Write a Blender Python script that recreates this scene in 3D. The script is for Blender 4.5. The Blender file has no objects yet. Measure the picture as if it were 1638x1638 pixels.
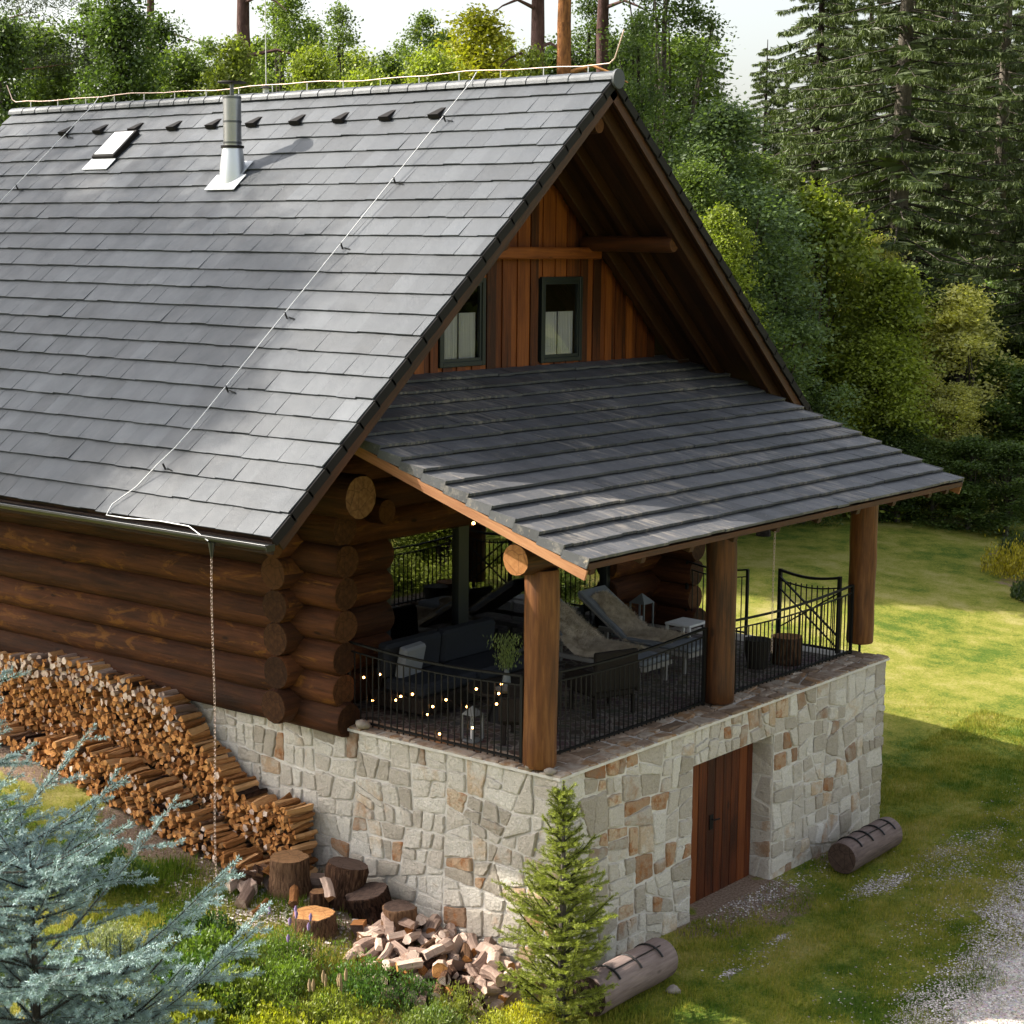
import bpy, math, random
import numpy as np
from mathutils import Vector, Matrix, noise as mnoise

# ------------------------------------------------------------------ camera, sky, sun, exposure
SC = bpy.context.scene
COL = SC.collection
rad = math.radians
RNG = np.random.default_rng(7)
random.seed(7)

def cam_matrix(yaw, pitch, roll, loc):
    y, p, r = rad(yaw), rad(pitch), rad(roll)
    F = np.array([math.cos(p)*math.cos(y), math.cos(p)*math.sin(y), math.sin(p)])
    R = np.array([math.sin(y), -math.cos(y), 0.0]); U = np.cross(R, F)
    R2 = R*math.cos(r)+U*math.sin(r); U2 = -R*math.sin(r)+U*math.cos(r)
    m = Matrix.Identity(4)
    for i in range(3):
        m[i][0], m[i][1], m[i][2], m[i][3] = R2[i], U2[i], -F[i], loc[i]
    return m
CAM = (-15.913, -11.953, 5.983)
cd = bpy.data.cameras.new('camera'); cam = bpy.data.objects.new('camera', cd); COL.objects.link(cam)
cd.sensor_width = 36; cd.lens = 36*2900.9/1638; cd.clip_start = .5; cd.clip_end = 2000
cam.matrix_world = cam_matrix(38.563, -8.403, 0.599, CAM)
SC.camera = cam

SUN_AZ, SUN_EL = 120.0, 40.0           # azimuth from +x towards +y
w = bpy.data.worlds.new('World'); SC.world = w; w.use_nodes = True
nt = w.node_tree; nt.nodes.clear()
sky = nt.nodes.new('ShaderNodeTexSky'); sky.sky_type = 'NISHITA'; sky.sun_disc = False
sky.sun_elevation = rad(SUN_EL); sky.sun_rotation = rad(90-SUN_AZ)
sky.air_density = 1.3; sky.dust_density = 5.0; sky.ozone_density = 1.0; sky.altitude = 300
bg = nt.nodes.new('ShaderNodeBackground'); bg.inputs[1].default_value = 0.15
wo = nt.nodes.new('ShaderNodeOutputWorld')
hs = nt.nodes.new('ShaderNodeHueSaturation'); hs.inputs['Saturation'].default_value = .42; nt.links.new(sky.outputs[0], hs.inputs['Color']); nt.links.new(hs.outputs[0], bg.inputs[0]); nt.links.new(bg.outputs[0], wo.inputs[0])
sl = bpy.data.lights.new('sun', 'SUN'); sl.energy = 5.0; sl.angle = rad(.53); sl.color = (1, .93, .82)
sun = bpy.data.objects.new('sun', sl); COL.objects.link(sun)
sd = Vector((math.cos(rad(SUN_EL))*math.cos(rad(SUN_AZ)), math.cos(rad(SUN_EL))*math.sin(rad(SUN_AZ)), math.sin(rad(SUN_EL))))
sun.rotation_euler = sd.to_track_quat('Z', 'Y').to_euler(); sun.location = (0, 0, 40)
SC.view_settings.view_transform = 'Standard'; SC.view_settings.look = 'None'
SC.view_settings.exposure = 1.12; SC.view_settings.gamma = 1
SC.render.engine = 'CYCLES'
SC.cycles.max_bounces = 7; SC.cycles.transparent_max_bounces = 12
SC.cycles.use_denoising = True

# ------------------------------------------------------------------ materials
def lin(h):
    h = h.lstrip('#'); c = [int(h[i:i+2], 16)/255 for i in (0, 2, 4)]
    return tuple(x/12.92 if x <= .04045 else ((x+.055)/1.055)**2.4 for x in c)+(1,)
class N:
    """small node helper"""
    def __init__(s, name):
        s.m = bpy.data.materials.new(name); s.m.use_nodes = True; s.t = s.m.node_tree; s.t.nodes.clear()
        s.out = s.t.nodes.new('ShaderNodeOutputMaterial')
        s.p = s.t.nodes.new('ShaderNodeBsdfPrincipled'); s.l(s.p.outputs[0], s.out.inputs[0])
    def n(s, typ, **kw):
        nd = s.t.nodes.new('ShaderNode'+typ)
        for k, v in kw.items(): setattr(nd, k, v)
        return nd
    def l(s, a, b): s.t.links.new(a, b)
    def sock(s, v, inp):
        if hasattr(v, 'is_linked') or isinstance(v, bpy.types.NodeSocket): s.l(v, inp)
        else: inp.default_value = v
    def noise(s, vec=None, scale=5, detail=4, rough=.55, scl=None, dist=0):
        if scl is not None:
            mp = s.n('Mapping'); mp.inputs['Scale'].default_value = scl
            if vec is not None: s.l(vec, mp.inputs[0])
            vec = mp.outputs[0]
        nd = s.n('TexNoise'); nd.inputs['Scale'].default_value = scale; nd.inputs['Detail'].default_value = detail
        nd.inputs['Roughness'].default_value = rough; nd.inputs['Distortion'].default_value = dist
        if vec is not None: s.l(vec, nd.inputs['Vector'])
        return nd.outputs['Fac']
    def ramp(s, fac, stops, interp='LINEAR'):
        r = s.n('ValToRGB'); e = r.color_ramp.elements; r.color_ramp.interpolation = interp
        while len(e) < len(stops): e.new(.5)
        for i, (p, c) in enumerate(stops): e[i].position = p; e[i].color = c if len(c) == 4 else tuple(c)+(1,)
        s.l(fac, r.inputs[0]); return r.outputs[0]
    def mix(s, f, a, b, mode='MIX'):
        m = s.n('Mix', data_type='RGBA', blend_type=mode, clamp_result=False)
        s.sock(f, m.inputs[0]); s.sock(a, m.inputs[6]); s.sock(b, m.inputs[7]); return m.outputs[2]
    def math(s, op, a, b=0.0):
        m = s.n('Math', operation=op); s.sock(a, m.inputs[0]); s.sock(b, m.inputs[1]); return m.outputs[0]
    def attr(s, name='tone'):
        a = s.n('Attribute'); a.attribute_name = name; return a
    def uv(s): return s.n('UVMap').outputs[0]
    def pos(s): return s.n('NewGeometry').outputs['Position']
    def bump(s, h, dist=.01, strength=1.0):
        b = s.n('Bump'); b.inputs['Strength'].default_value = strength; b.inputs['Distance'].default_value = dist
        s.l(h, b.inputs['Height']); s.l(b.outputs[0], s.p.inputs['Normal'])
    def fin(s, col, rough=.7, spec=.3, metal=0):
        s.sock(col, s.p.inputs['Base Color']); s.sock(rough, s.p.inputs['Roughness'])
        s.p.inputs['Specular IOR Level'].default_value = spec; s.p.inputs['Metallic'].default_value = metal
        return s.m
G = lambda v: (v, v, v, 1)
M = {}
def simple(name, col, rough=.6, spec=.3, metal=0, var=.15, bump=0, bs=60):
    k = N(name); po = k.n('TexCoord').outputs['Object']
    f = k.noise(po, 6, 5)
    c = k.mix(f, tuple(x*(1-var) for x in col[:3])+(1,), tuple(min(1, x*(1+var)) for x in col[:3])+(1,))
    if bump: k.bump(k.noise(po, bs, 4), bump)
    M[name] = k.fin(c, rough, spec, metal); return M[name]

def wood(name, dark, mid, light, rough=.6, bump=.006, su=1.6, sv=16, spec=.3, scars=0, streak=.5, tonev=.35):
    k = N(name); uv = k.uv(); tone = k.attr().outputs['Fac']
    a = k.noise(uv, 1, 6, .6, scl=(su, sv, 1), dist=.4); b = k.noise(uv, 1, 3, .5, scl=(.6, 1.6, 1), dist=.6)
    f = k.math('ADD', k.math('MULTIPLY', a, streak), k.math('MULTIPLY', b, 1-streak))
    f = k.math('ADD', f, k.math('MULTIPLY', k.math('SUBTRACT', tone, .5), tonev))
    c = k.ramp(f, [(.3, dark), (.5, mid), (.72, light)])
    vor = k.n('TexVoronoi'); mp = k.n('Mapping'); mp.inputs['Scale'].default_value = (1.3, 3.2, 1); k.l(uv, mp.inputs[0]); k.l(mp.outputs[0], vor.inputs[0]); vor.inputs['Scale'].default_value = 1
    kn = k.ramp(vor.outputs['Distance'], [(.05, (1, 1, 1)), (.11, (0, 0, 0))])
    c = k.mix(k.math('MULTIPLY', kn, .75), c, tuple(x*.35 for x in dark[:3])+(1,))
    if scars:
        s1 = k.noise(uv, 1, 5, .7, scl=(1.1, 2.8, 1), dist=1.2); s2 = k.ramp(s1, [(.55, (0, 0, 0)), (.63, (1, 1, 1))])
        tg = k.ramp(tone, [(.62, G(.12)), (.74, G(1))]); c = k.mix(k.math('MULTIPLY', k.math('MULTIPLY', s2, scars), tg), c, lin('#a06a26'))
    k.bump(k.noise(uv, 1, 6, .6, scl=(su*2, sv*2.5, 1)), bump)
    M[name] = k.fin(c, rough, spec); return M[name]
wood('log_wood', lin('#20120b'), lin('#412515'), lin('#643b21'), rough=.74, spec=.18, scars=.3, bump=.02, su=1.2, sv=14, tonev=.16)
wood('post_wood', lin('#331d10'), lin('#60391c'), lin('#875b32'), rough=.55, streak=.6)
wood('board_wood', lin('#351809'), lin('#693514'), lin('#8d4f20'), rough=.6, sv=26)
wood('barge_wood', lin('#5c3720'), lin('#84583a'), lin('#a07450'), rough=.6, sv=26)
wood('rafter_wood', lin('#1e0f08'), lin('#38200f'), lin('#502c15'), rough=.6, sv=26)
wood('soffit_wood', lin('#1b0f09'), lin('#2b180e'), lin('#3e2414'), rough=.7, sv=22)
wood('door_wood', lin('#34160a'), lin('#5f2d12'), lin('#7b431f'), rough=.55, sv=30)
wood('bark', lin('#27221e'), lin('#45403a'), lin('#6e675e'), rough=.95, bump=.03, su=9, sv=12, spec=.1)
wood('pine_bark', lin('#3a2c28'), lin('#5c4743'), lin('#7d6560'), rough=.95, bump=.03, su=5, sv=12, spec=.1)
wood('pine_bark_sunlit', lin('#5c3d2a'), lin('#9a6a42'), lin('#bf8c5c'), rough=.95, bump=.03, su=5, sv=12, spec=.1)  # copy of the pine bark with warm sunlight painted into its colour
wood('split_wood', lin('#5f3a1f'), lin('#a06f42'), lin('#cfa374'), rough=.8, su=4, sv=40, spec=.15, bump=.01)
wood('grey_wood', lin('#6e5a50'), lin('#9c8578'), lin('#c2ab9b'), rough=.85, su=4, sv=40, spec=.15, bump=.01)
wood('stump_bark', lin('#1f1510'), lin('#4b3529'), lin('#86674f'), rough=.95, bump=.06, su=5, sv=26, spec=.1, streak=.75)
wood('bench_wood', lin('#4d403c'), lin('#6f5f5a'), lin('#8f7e77'), rough=.8, su=3, sv=26)

def endgrain(name, c1, c2, crack):
    k = N(name); uv = k.uv(); ln = k.n('VectorMath', operation='LENGTH'); k.l(uv, ln.inputs[0])
    r = k.math('ADD', ln.outputs['Value'], k.math('MULTIPLY', k.noise(uv, 6, 3), .03))
    ring = k.math('SINE', k.math('MULTIPLY', r, 420.0)); f = k.math('ADD', k.math('MULTIPLY', ring, .18), k.noise(uv, 14, 5))
    f = k.math('ADD', f, k.math('MULTIPLY', k.math('SUBTRACT', k.attr().outputs['Fac'], .5), .5))
    c = k.ramp(f, [(.25, c1), (.7, c2)])
    wv = k.n('TexVoronoi', feature='DISTANCE_TO_EDGE'); wv.inputs['Scale'].default_value = 5; k.l(uv, wv.inputs[0])
    c = k.mix(k.ramp(wv.outputs[0], [(.0, (.6, .6, .6)), (.03, (0, 0, 0))]), c, crack)
    k.bump(f, .004); M[name] = k.fin(c, .8, .15)
endgrain('log_end', lin('#2b190e'), lin('#563720'), lin('#1d120a'))
endgrain('fresh_end', lin('#8f603a'), lin('#c4925f'), lin('#4a2f1a'))
endgrain('stump_end', lin('#5f4330'), lin('#94704f'), lin('#33231a'))
endgrain('split_end', lin('#7c4a24'), lin('#c98f55'), lin('#4d2e18'))
endgrain('pale_end', lin('#9c8070'), lin('#dcc6b5'), lin('#5d463a'))
endgrain('dark_end', lin('#2f2420'), lin('#57463e'), lin('#1d1512'))

# stone
k = N('stone'); po = k.pos(); tone = k.attr('tone').outputs['Fac']; hue = k.attr('hue').outputs['Fac']
grey = k.ramp(tone, [(0, lin('#b2a798')), (.35, lin('#cbc1b4')), (.75, lin('#dad2c6')), (1, lin('#e3dcd1'))])
warm = k.ramp(tone, [(0, lin('#94755d')), (.35, lin('#b8977a')), (.7, lin('#c8ad90')), (1, lin('#d6c3aa'))])
blot = k.noise(po, 4.5, 5, .6)
hf = k.math('ADD', hue, k.math('MULTIPLY', k.math('SUBTRACT', blot, .5), 1.3))
c = k.mix(k.ramp(hf, [(.45, (0, 0, 0)), (.72, (1, 1, 1))]), grey, warm)
rust = k.ramp(k.math('ADD', hue, k.math('MULTIPLY', k.noise(po, 7, 5, .7), .9)), [(1.12, (0, 0, 0)), (1.5, (1, 1, 1))]) if False else k.ramp(k.math('MULTIPLY', hue, k.noise(po, 6, 6, .7)), [(.44, (0, 0, 0)), (.56, (1, 1, 1))])
c = k.mix(k.math('MULTIPLY', rust, .8), c, lin('#a5652c'))
sp = k.noise(po, 45, 4, .7); c = k.mix(k.ramp(sp, [(.35, (.5, .5, .5)), (.6, (0, 0, 0))]), c, k.mix(.5, c, lin('#6c655c')))
k.bump(k.math('ADD', k.noise(po, 9, 6, .7), k.math('MULTIPLY', sp, .3)), .06)
M['stone'] = k.fin(c, .85, .2)
k = N('mortar'); po = k.pos()
c = k.ramp(k.noise(po, 7, 6, .6), [(.3, lin('#c0bab2')), (.7, lin('#d6d0c8'))]); k.bump(k.noise(po, 40, 5), .012); M['mortar'] = k.fin(c, .95, .1)
k = N('cap_stone'); po = k.pos(); tone = k.attr('tone').outputs['Fac']
f = k.math('ADD', k.math('MULTIPLY', k.noise(po, 8, 6, .6), .6), k.math('MULTIPLY', tone, .4))
c = k.ramp(f, [(.3, lin('#75614f')), (.45, lin('#8d7866')), (.58, lin('#a79a8b')), (.7, lin('#8f6f50'))]); k.bump(k.noise(po, 20, 6), .02); M['cap_stone'] = k.fin(c, .85, .2)
k = N('terrace_paving'); po = k.pos(); v = k.n('TexVoronoi', feature='DISTANCE_TO_EDGE'); v.inputs['Scale'].default_value = 6; k.l(po, v.inputs[0])
v2 = k.n('TexVoronoi'); v2.inputs['Scale'].default_value = 6; k.l(po, v2.inputs[0])
c = k.mix(k.ramp(v.outputs[0], [(.03, (1, 1, 1)), (.08, (0, 0, 0))]), k.mix(.35, lin('#574c46'), v2.outputs['Color'], 'MULTIPLY'), lin('#7c746d'))
k.bump(v.outputs[0], .02); M['terrace_paving'] = k.fin(c, .8, .3)

# roof slate tiles: tone comes per tile
def slate(name, c0, c1, c2, dirt, rough):
    k = N(name); po = k.pos(); tone = k.attr().outputs['Fac']; uv = k.uv()
    f = k.math('ADD', k.math('MULTIPLY', tone, .42), k.math('ADD', k.math('MULTIPLY', k.noise(po, 1, 5, .6, scl=(.7, 3.2, .7)), .28), k.math('MULTIPLY', k.noise(po, .5, 3), .15)))
    f = k.math('ADD', f, k.math('MULTIPLY', k.noise(po, 40, 4, .7), .15))
    c = k.ramp(f, [(.25, c0), (.5, c1), (.75, c2)])
    if dirt:
        d = k.ramp(k.math('MULTIPLY', k.noise(po, 1, 6, .75, scl=(14, 2.2, 2.2)), k.math('ADD', .55, k.noise(po, .8, 3))), [(.56, (0, 0, 0)), (.7, (1, 1, 1))])
        c = k.mix(k.math('MULTIPLY', d, dirt), c, lin('#8d857b'))
        d2 = k.ramp(k.noise(po, 14, 6, .75), [(.62, (0, 0, 0)), (.7, (1, 1, 1))]); c = k.mix(k.math('MULTIPLY', d2, .6), c, lin('#b4a58e'))
    else:
        lw = k.ramp(k.noise(po, 60, 3, .8), [(.68, (0, 0, 0)), (.8, (.35, .35, .35))]); c = k.mix(lw, c, lin('#b9b4aa'))
    k.bump(k.math('ADD', k.noise(po, 90, 3, .7), k.noise(po, 8, 4)), .004)
    rr = k.ramp(k.noise(po, 3, 5), [(.3, G(rough-.08)), (.7, G(rough+.08))])
    M[name] = k.fin(c, rr, .42)
slate('slate', lin('#303337'), lin('#3e4247'), lin('#505459'), 0, .48)
slate('slate_porch', lin('#38393b'), lin('#48494c'), lin('#59595b'), .6, .6)
simple('verge_metal', lin('#1a1716'), .75, .2)
simple('gutter_metal', lin('#2a2a2c'), .28, .6, .3)
simple('black_metal', lin('#100f0f'), .6, .25, 0)
simple('steel', lin('#8f9092'), .25, .5, 1.0, .05)
simple('steel_bright', lin('#c6c8ca'), .38, .5, 1.0, .05)
simple('dark_steel', lin('#55575a'), .3, .5, .9, .05)
simple('flashing', lin('#b9bcbf'), .45, .5, .4, .06)
simple('copper_wire', lin('#b59f93'), .45, .5, .4, .1)
simple('alu_wire', lin('#c2c2c2'), .5, .5, .3, .1)
simple('frame_grey', lin('#1b2021'), .45, .4, 0, .06)
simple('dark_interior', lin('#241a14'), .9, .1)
simple('grey_fabric', lin('#7a7f86'), .9, .15, 0, .12, .004, 300)
simple('dark_fabric', lin('#2d3036'), .95, .1, 0, .12, .004, 300)
simple('lounger_plank', lin('#8a8783'), .7, .2)
simple('dark_rattan', lin('#221c18'), .75, .25, 0, .25, .01, 90)
simple('white_paint', lin('#d8d8d6'), .5)
simple('lantern_grey', lin('#6d7274'), .5)
simple('sky_white_pane', lin('#dfe0e4'), .25, .6, 0, .03)  # roof window pane: bright sky reflection painted in as a pale colour
simple('strap', lin('#1d1c1d'), .5)
simple('pebble', lin('#a0978f'), .9, .1, 0, .3, .01, 30)
simple('bare_earth', lin('#8a6f58'), .95, .1, 0, .3, .02, 20)
simple('boulder', lin('#8f857a'), .9, .15, 0, .3, .02, 20)
# curtain
k = N('net_curtain'); tr = k.n('BsdfTransparent'); df = k.n('BsdfTranslucent'); d2 = k.n('BsdfDiffuse')
df.inputs[0].default_value = G(.75); d2.inputs[0].default_value = G(.75)
m1 = k.n('MixShader'); k.l(df.outputs[0], m1.inputs[1]); k.l(d2.outputs[0], m1.inputs[2]); m1.inputs[0].default_value = .7
m2 = k.n('MixShader'); m2.inputs[0].default_value = .75; k.l(tr.outputs[0], m2.inputs[1]); k.l(m1.outputs[0], m2.inputs[2]); k.l(m2.outputs[0], k.out.inputs[0]); M['net_curtain'] = k.m
def glass(name, refl, tint):
    k = N(name); tr = k.n('BsdfTransparent'); tr.inputs[0].default_value = G(tint); gl = k.n('BsdfGlossy'); gl.inputs['Roughness'].default_value = .0; gl.inputs[0].default_value = G(.95)
    b = k.n('Bump'); b.inputs['Distance'].default_value = .002; b.inputs['Strength'].default_value = .35; k.l(k.noise(k.pos(), 1.3, 1), b.inputs['Height']); k.l(b.outputs[0], gl.inputs['Normal'])
    fr = k.n('Fresnel'); fr.inputs[0].default_value = 1.5
    f = k.math('ADD', k.math('MULTIPLY', fr.outputs[0], 1.8), refl)
    mx = k.n('MixShader'); k.l(f, mx.inputs[0]); k.l(tr.outputs[0], mx.inputs[1]); k.l(gl.outputs[0], mx.inputs[2]); k.l(mx.outputs[0], k.out.inputs[0]); M[name] = k.m
glass('glass', .1, .85); glass('attic_glass', -.06, .95); glass('lantern_glass', .05, .9); glass('skylight_glass', .45, .2)
k = N('bulb_light'); e = k.n('Emission'); e.inputs[0].default_value = lin('#ffb060'); e.inputs[1].default_value = 14; k.l(e.outputs[0], k.out.inputs[0]); M['bulb_light'] = k.m
# foliage: per-object tint comes from the object colour (species colour; the pale tint has sunlight painted in)
def leafmat(name, trans=.35, var=.35, blue=False, rough=.55):
    k = N(name); oi = k.n('ObjectInfo'); tone = k.attr().outputs['Fac']
    base = oi.outputs['Color']
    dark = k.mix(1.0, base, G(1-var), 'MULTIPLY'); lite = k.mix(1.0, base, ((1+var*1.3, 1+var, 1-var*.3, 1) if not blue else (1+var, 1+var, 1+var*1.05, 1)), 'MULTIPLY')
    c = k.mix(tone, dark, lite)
    df = k.n('BsdfDiffuse'); k.l(c, df.inputs[0]); tl = k.n('BsdfTranslucent'); k.l(k.mix(1.0, c, (1.25, 1.35, .6, 1), 'MULTIPLY'), tl.inputs[0])
    gl = k.n('BsdfGlossy'); gl.inputs['Roughness'].default_value = rough; gl.inputs[0].default_value = G(.6)
    m1 = k.n('MixShader'); m1.inputs[0].default_value = trans; k.l(df.outputs[0], m1.inputs[1]); k.l(tl.outputs[0], m1.inputs[2])
    m2 = k.n('MixShader'); m2.inputs[0].default_value = .05; k.l(m1.outputs[0], m2.inputs[1]); k.l(gl.outputs[0], m2.inputs[2]); k.l(m2.outputs[0], k.out.inputs[0])
    M[name] = k.m
leafmat('leaf', .4, .45); leafmat('needle', .15, .5); leafmat('needle_blue', .02, .65, True)
# ground
def grass_color(k, po):
    big = k.noise(po, .22, 4, .6); mid = k.noise(po, 1.4, 5, .65); fine = k.noise(po, 22, 6, .85)
    f = k.math('ADD', k.math('MULTIPLY', big, .35), k.math('ADD', k.math('MULTIPLY', mid, .3), k.math('MULTIPLY', fine, .35)))
    return k.ramp(f, [(.34, (.04, .085, .012, 1)), (.44, (.09, .15, .02, 1)), (.51, (.27, .27, .045, 1)), (.6, (.43, .37, .14, 1))]), fine
k = N('lawn_grass'); po = k.pos(); c, fine = grass_color(k, po)
soil = k.attr('soil').outputs['Fac']
sf = k.ramp(k.math('ADD', soil, k.math('MULTIPLY', k.math('SUBTRACT', k.noise(po, 3, 6, .7), .5), 1.0)), [(.45, (0, 0, 0)), (.6, (1, 1, 1))])
sc = k.ramp(k.noise(po, 30, 5, .8), [(.35, lin('#6b5545')), (.6, lin('#a58f7d'))])
c = k.mix(sf, c, sc)
k.bump(k.math('ADD', k.noise(po, 28, 5, .8), k.noise(po, 5, 4)), .05); M['lawn_grass'] = k.fin(c, .9, .1)
k = N('grass_blade'); po = k.pos(); c, fine = grass_color(k, po); tone = k.attr().outputs['Fac']
c = k.mix(tone, k.mix(1.0, c, (.75, .9, .7, 1), 'MULTIPLY'), k.mix(1.0, c, (1.5, 1.3, 1.2, 1), 'MULTIPLY'))
tl = k.n('BsdfTranslucent'); k.l(c, tl.inputs[0]); df = k.n('BsdfDiffuse'); k.l(c, df.inputs[0]); m1 = k.n('MixShader'); m1.inputs[0].default_value = .35; k.l(df.outputs[0], m1.inputs[1]); k.l(tl.outputs[0], m1.inputs[2]); k.l(m1.outputs[0], k.out.inputs[0]); M['grass_blade'] = k.m
k = N('gravel_bed'); po = k.pos(); v = k.n('TexVoronoi'); v.inputs['Scale'].default_value = 26; k.l(po, v.inputs[0])
c = k.mix(.5, k.ramp(k.noise(po, 2, 5), [(.3, lin('#9c938d')), (.7, lin('#c4bbb5'))]), v.outputs['Color'], 'SOFT_LIGHT')
k.bump(v.outputs['Distance'], .02); M['gravel_bed'] = k.fin(k.mix(.4, c, lin('#b4aba5')), .9, .1)
k = N('gravel_stone'); tone = k.attr().outputs['Fac']
M['gravel_stone'] = k.fin(k.ramp(tone, [(0, lin('#6b635d')), (.4, lin('#a0968f')), (.8, lin('#c4bbb4')), (1, lin('#ddd6cf'))]), .85, .15)
k = N('fleece'); po = k.n('TexCoord').outputs['Object']
M['fleece'] = k.fin(k.ramp(k.noise(po, 9, 5), [(.35, lin('#b3a48f')), (.65, lin('#dccfbb'))]), .95, .1); k.bump(k.noise(po, 60, 5, .8), .03)

# ------------------------------------------------------------------ mesh tools
ORG = {}
class MB:
    """collects geometry in world coordinates for ONE mesh"""
    def __init__(s): s.v = []; s.f = []; s.mi = []; s.t = []; s.uv = []; s.h = []; s.mats = []; s.sm = []
    def mid(s, m):
        if m not in s.mats: s.mats.append(m)
        return s.mats.index(m)
    def add(s, vs, fs, m, tone=.5, uvs=None, hue=0., smooth=False):
        b = len(s.v); s.v.extend([tuple(v) for v in vs]); s.t.extend([tone]*len(vs)); s.h.extend([hue]*len(vs)); k = s.mid(m)
        for i, f in enumerate(fs):
            s.f.append([b+q for q in f]); s.mi.append(k); s.sm.append(smooth)
            if uvs is not None: s.uv.append(uvs[i])
            else:
                a = Vector(vs[f[0]]); e1 = (Vector(vs[f[1]])-a); e2 = Vector(vs[f[-1]])-a
                L = e1 if e1.length >= e2.length else e2
                if L.length < 1e-6: L = Vector((1, 0, 0))
                L = L.normalized(); nn = e1.cross(e2)
                W = nn.cross(L).normalized() if nn.length > 1e-9 else Vector((0, 0, 1))
                o = random.random()*0 + tone*37.0
                s.uv.append([((Vector(vs[q])-a).dot(L)+o, (Vector(vs[q])-a).dot(W)+o) for q in f])
    def obox(s, c, ax, ay, az, m, tone=None, hue=0., bev=0):
        c = Vector(c); ax = Vector(ax)/2; ay = Vector(ay)/2; az = Vector(az)/2
        tone = random.random() if tone is None else tone
        if bev:
            l = [x.length for x in (ax, ay, az)]; b = min(bev, min(l)*.45); vs = []
            # chamfered box: 24 verts
            idx = {}
            for sx in (-1, 1):
                for sy in (-1, 1):
                    for sz in (-1, 1):
                        for q in range(3):
                            k = [1-b/l[i] for i in range(3)]; k[q] = 1.0
                            idx[(sx, sy, sz, q)] = len(vs); vs.append(c+ax*sx*k[0]+ay*sy*k[1]+az*sz*k[2])
            fs = []
            def F(*q): fs.append([idx[k] for k in q])
            for q in range(3):
                o = [i for i in range(3) if i != q]
                for sg in (-1, 1):
                    ring = []
                    for (a, b2) in ((-1, -1), (1, -1), (1, 1), (-1, 1)):
                        sgn = [0, 0, 0]; sgn[q] = sg; sgn[o[0]] = a; sgn[o[1]] = b2; ring.append((*sgn, q))
                    if (sg > 0) == (q == 1): ring.reverse()
                    F(*ring)
            for q in range(3):           # edges parallel to axis q
                o = [i for i in range(3) if i != q]
                for a in (-1, 1):
                    for b2 in (-1, 1):
                        def K(sq, w):
                            sgn = [0, 0, 0]; sgn[q] = sq; sgn[o[0]] = a; sgn[o[1]] = b2; return (*sgn, o[w])
                        F(K(-1, 0), K(1, 0), K(1, 1), K(-1, 1))
            for sx in (-1, 1):
                for sy in (-1, 1):
                    for sz in (-1, 1): F((sx, sy, sz, 0), (sx, sy, sz, 1), (sx, sy, sz, 2))
            s.add(vs, fs, m, tone, hue=hue); return
        vs = [c+ax*i+ay*j+az*k for i in (-1, 1) for j in (-1, 1) for k in (-1, 1)]
        s.add(vs, [(0, 1, 3, 2), (4, 6, 7, 5), (0, 4, 5, 1), (2, 3, 7, 6), (0, 2, 6, 4), (1, 5, 7, 3)], m, tone, hue=hue)
    def box(s, x0, x1, y0, y1, z0, z1, m, tone=None, bev=0):
        s.obox(((x0+x1)/2, (y0+y1)/2, (z0+z1)/2), (x1-x0, 0, 0), (0, y1-y0, 0), (0, 0, z1-z0), m, tone, bev=bev)
    def bar(s, a, b, wd, ht, m, up=(0, 0, 1), tone=None, bev=0):
        a = Vector(a); b = Vector(b); d = b-a; n = d.normalized(); u = Vector(up)
        if abs(n.dot(u)) > .98: u = Vector((1, 0, 0))
        r = n.cross(u).normalized(); u = r.cross(n)
        s.obox((a+b)/2, d, r*wd, u*ht, m, tone, bev=bev)
    def tube(s, pts, rads, m, n=8, cap=None, tone=None, smooth=True, wob=0., flat=1.0, endtone=None, rough_=0.):
        pts = [Vector(p) for p in pts]; tone = random.random() if tone is None else tone
        if not hasattr(rads, '__len__'): rads = [rads]*len(pts)
        rings = []; vs = []; L = 0; Ls = []
        r0 = None
        for i, p in enumerate(pts):
            t = (pts[min(i+1, len(pts)-1)]-pts[max(i-1, 0)]).normalized()
            if r0 is None:
                r0 = t.cross(Vector((0, 0, 1)))
                if r0.length < .1: r0 = t.cross(Vector((1, 0, 0)))
            r0 = (r0-t*r0.dot(t)).normalized(); u = t.cross(r0)
            if i: L += (pts[i]-pts[i-1]).length
            Ls.append(L)
            for j in range(n):
                a = 2*math.pi*j/n; rr = rads[i]
                if wob: rr *= 1+wob*mnoise.noise(Vector((L*.9+tone*50, math.cos(a)*1.2, math.sin(a)*1.2)))
                if rough_: rr *= 1+rough_*random.uniform(-1, 1)
                vs.append(p+r0*math.cos(a)*rr+u*math.sin(a)*rr*flat)
        fs = []; uvs = []; o = tone*31
        for i in range(len(pts)-1):
            for j in range(n):
                j2 = (j+1) % n; fs.append((i*n+j, i*n+j2, (i+1)*n+j2, (i+1)*n+j))
                R = rads[i]; c0, c1 = 2*math.pi*R*j/n, 2*math.pi*R*(j+1)/n
                uvs.append([(Ls[i]+o, c0+o), (Ls[i]+o, c1+o), (Ls[i+1]+o, c1+o), (Ls[i+1]+o, c0+o)])
        s.add(vs, fs, m, tone, uvs, smooth=smooth)
        if cap:
            for e in (0, len(pts)-1):
                ring = [vs[e*n+j] for j in range(n)]; cu = [(rads[e]*math.cos(2*math.pi*j/n), rads[e]*math.sin(2*math.pi*j/n)) for j in range(n)]
                order = list(range(n)); 
                if e == 0: order = order[::-1]
                s.add(ring, [order], cap, random.random() if endtone is None else endtone, [[cu[q] for q in order]])
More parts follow.
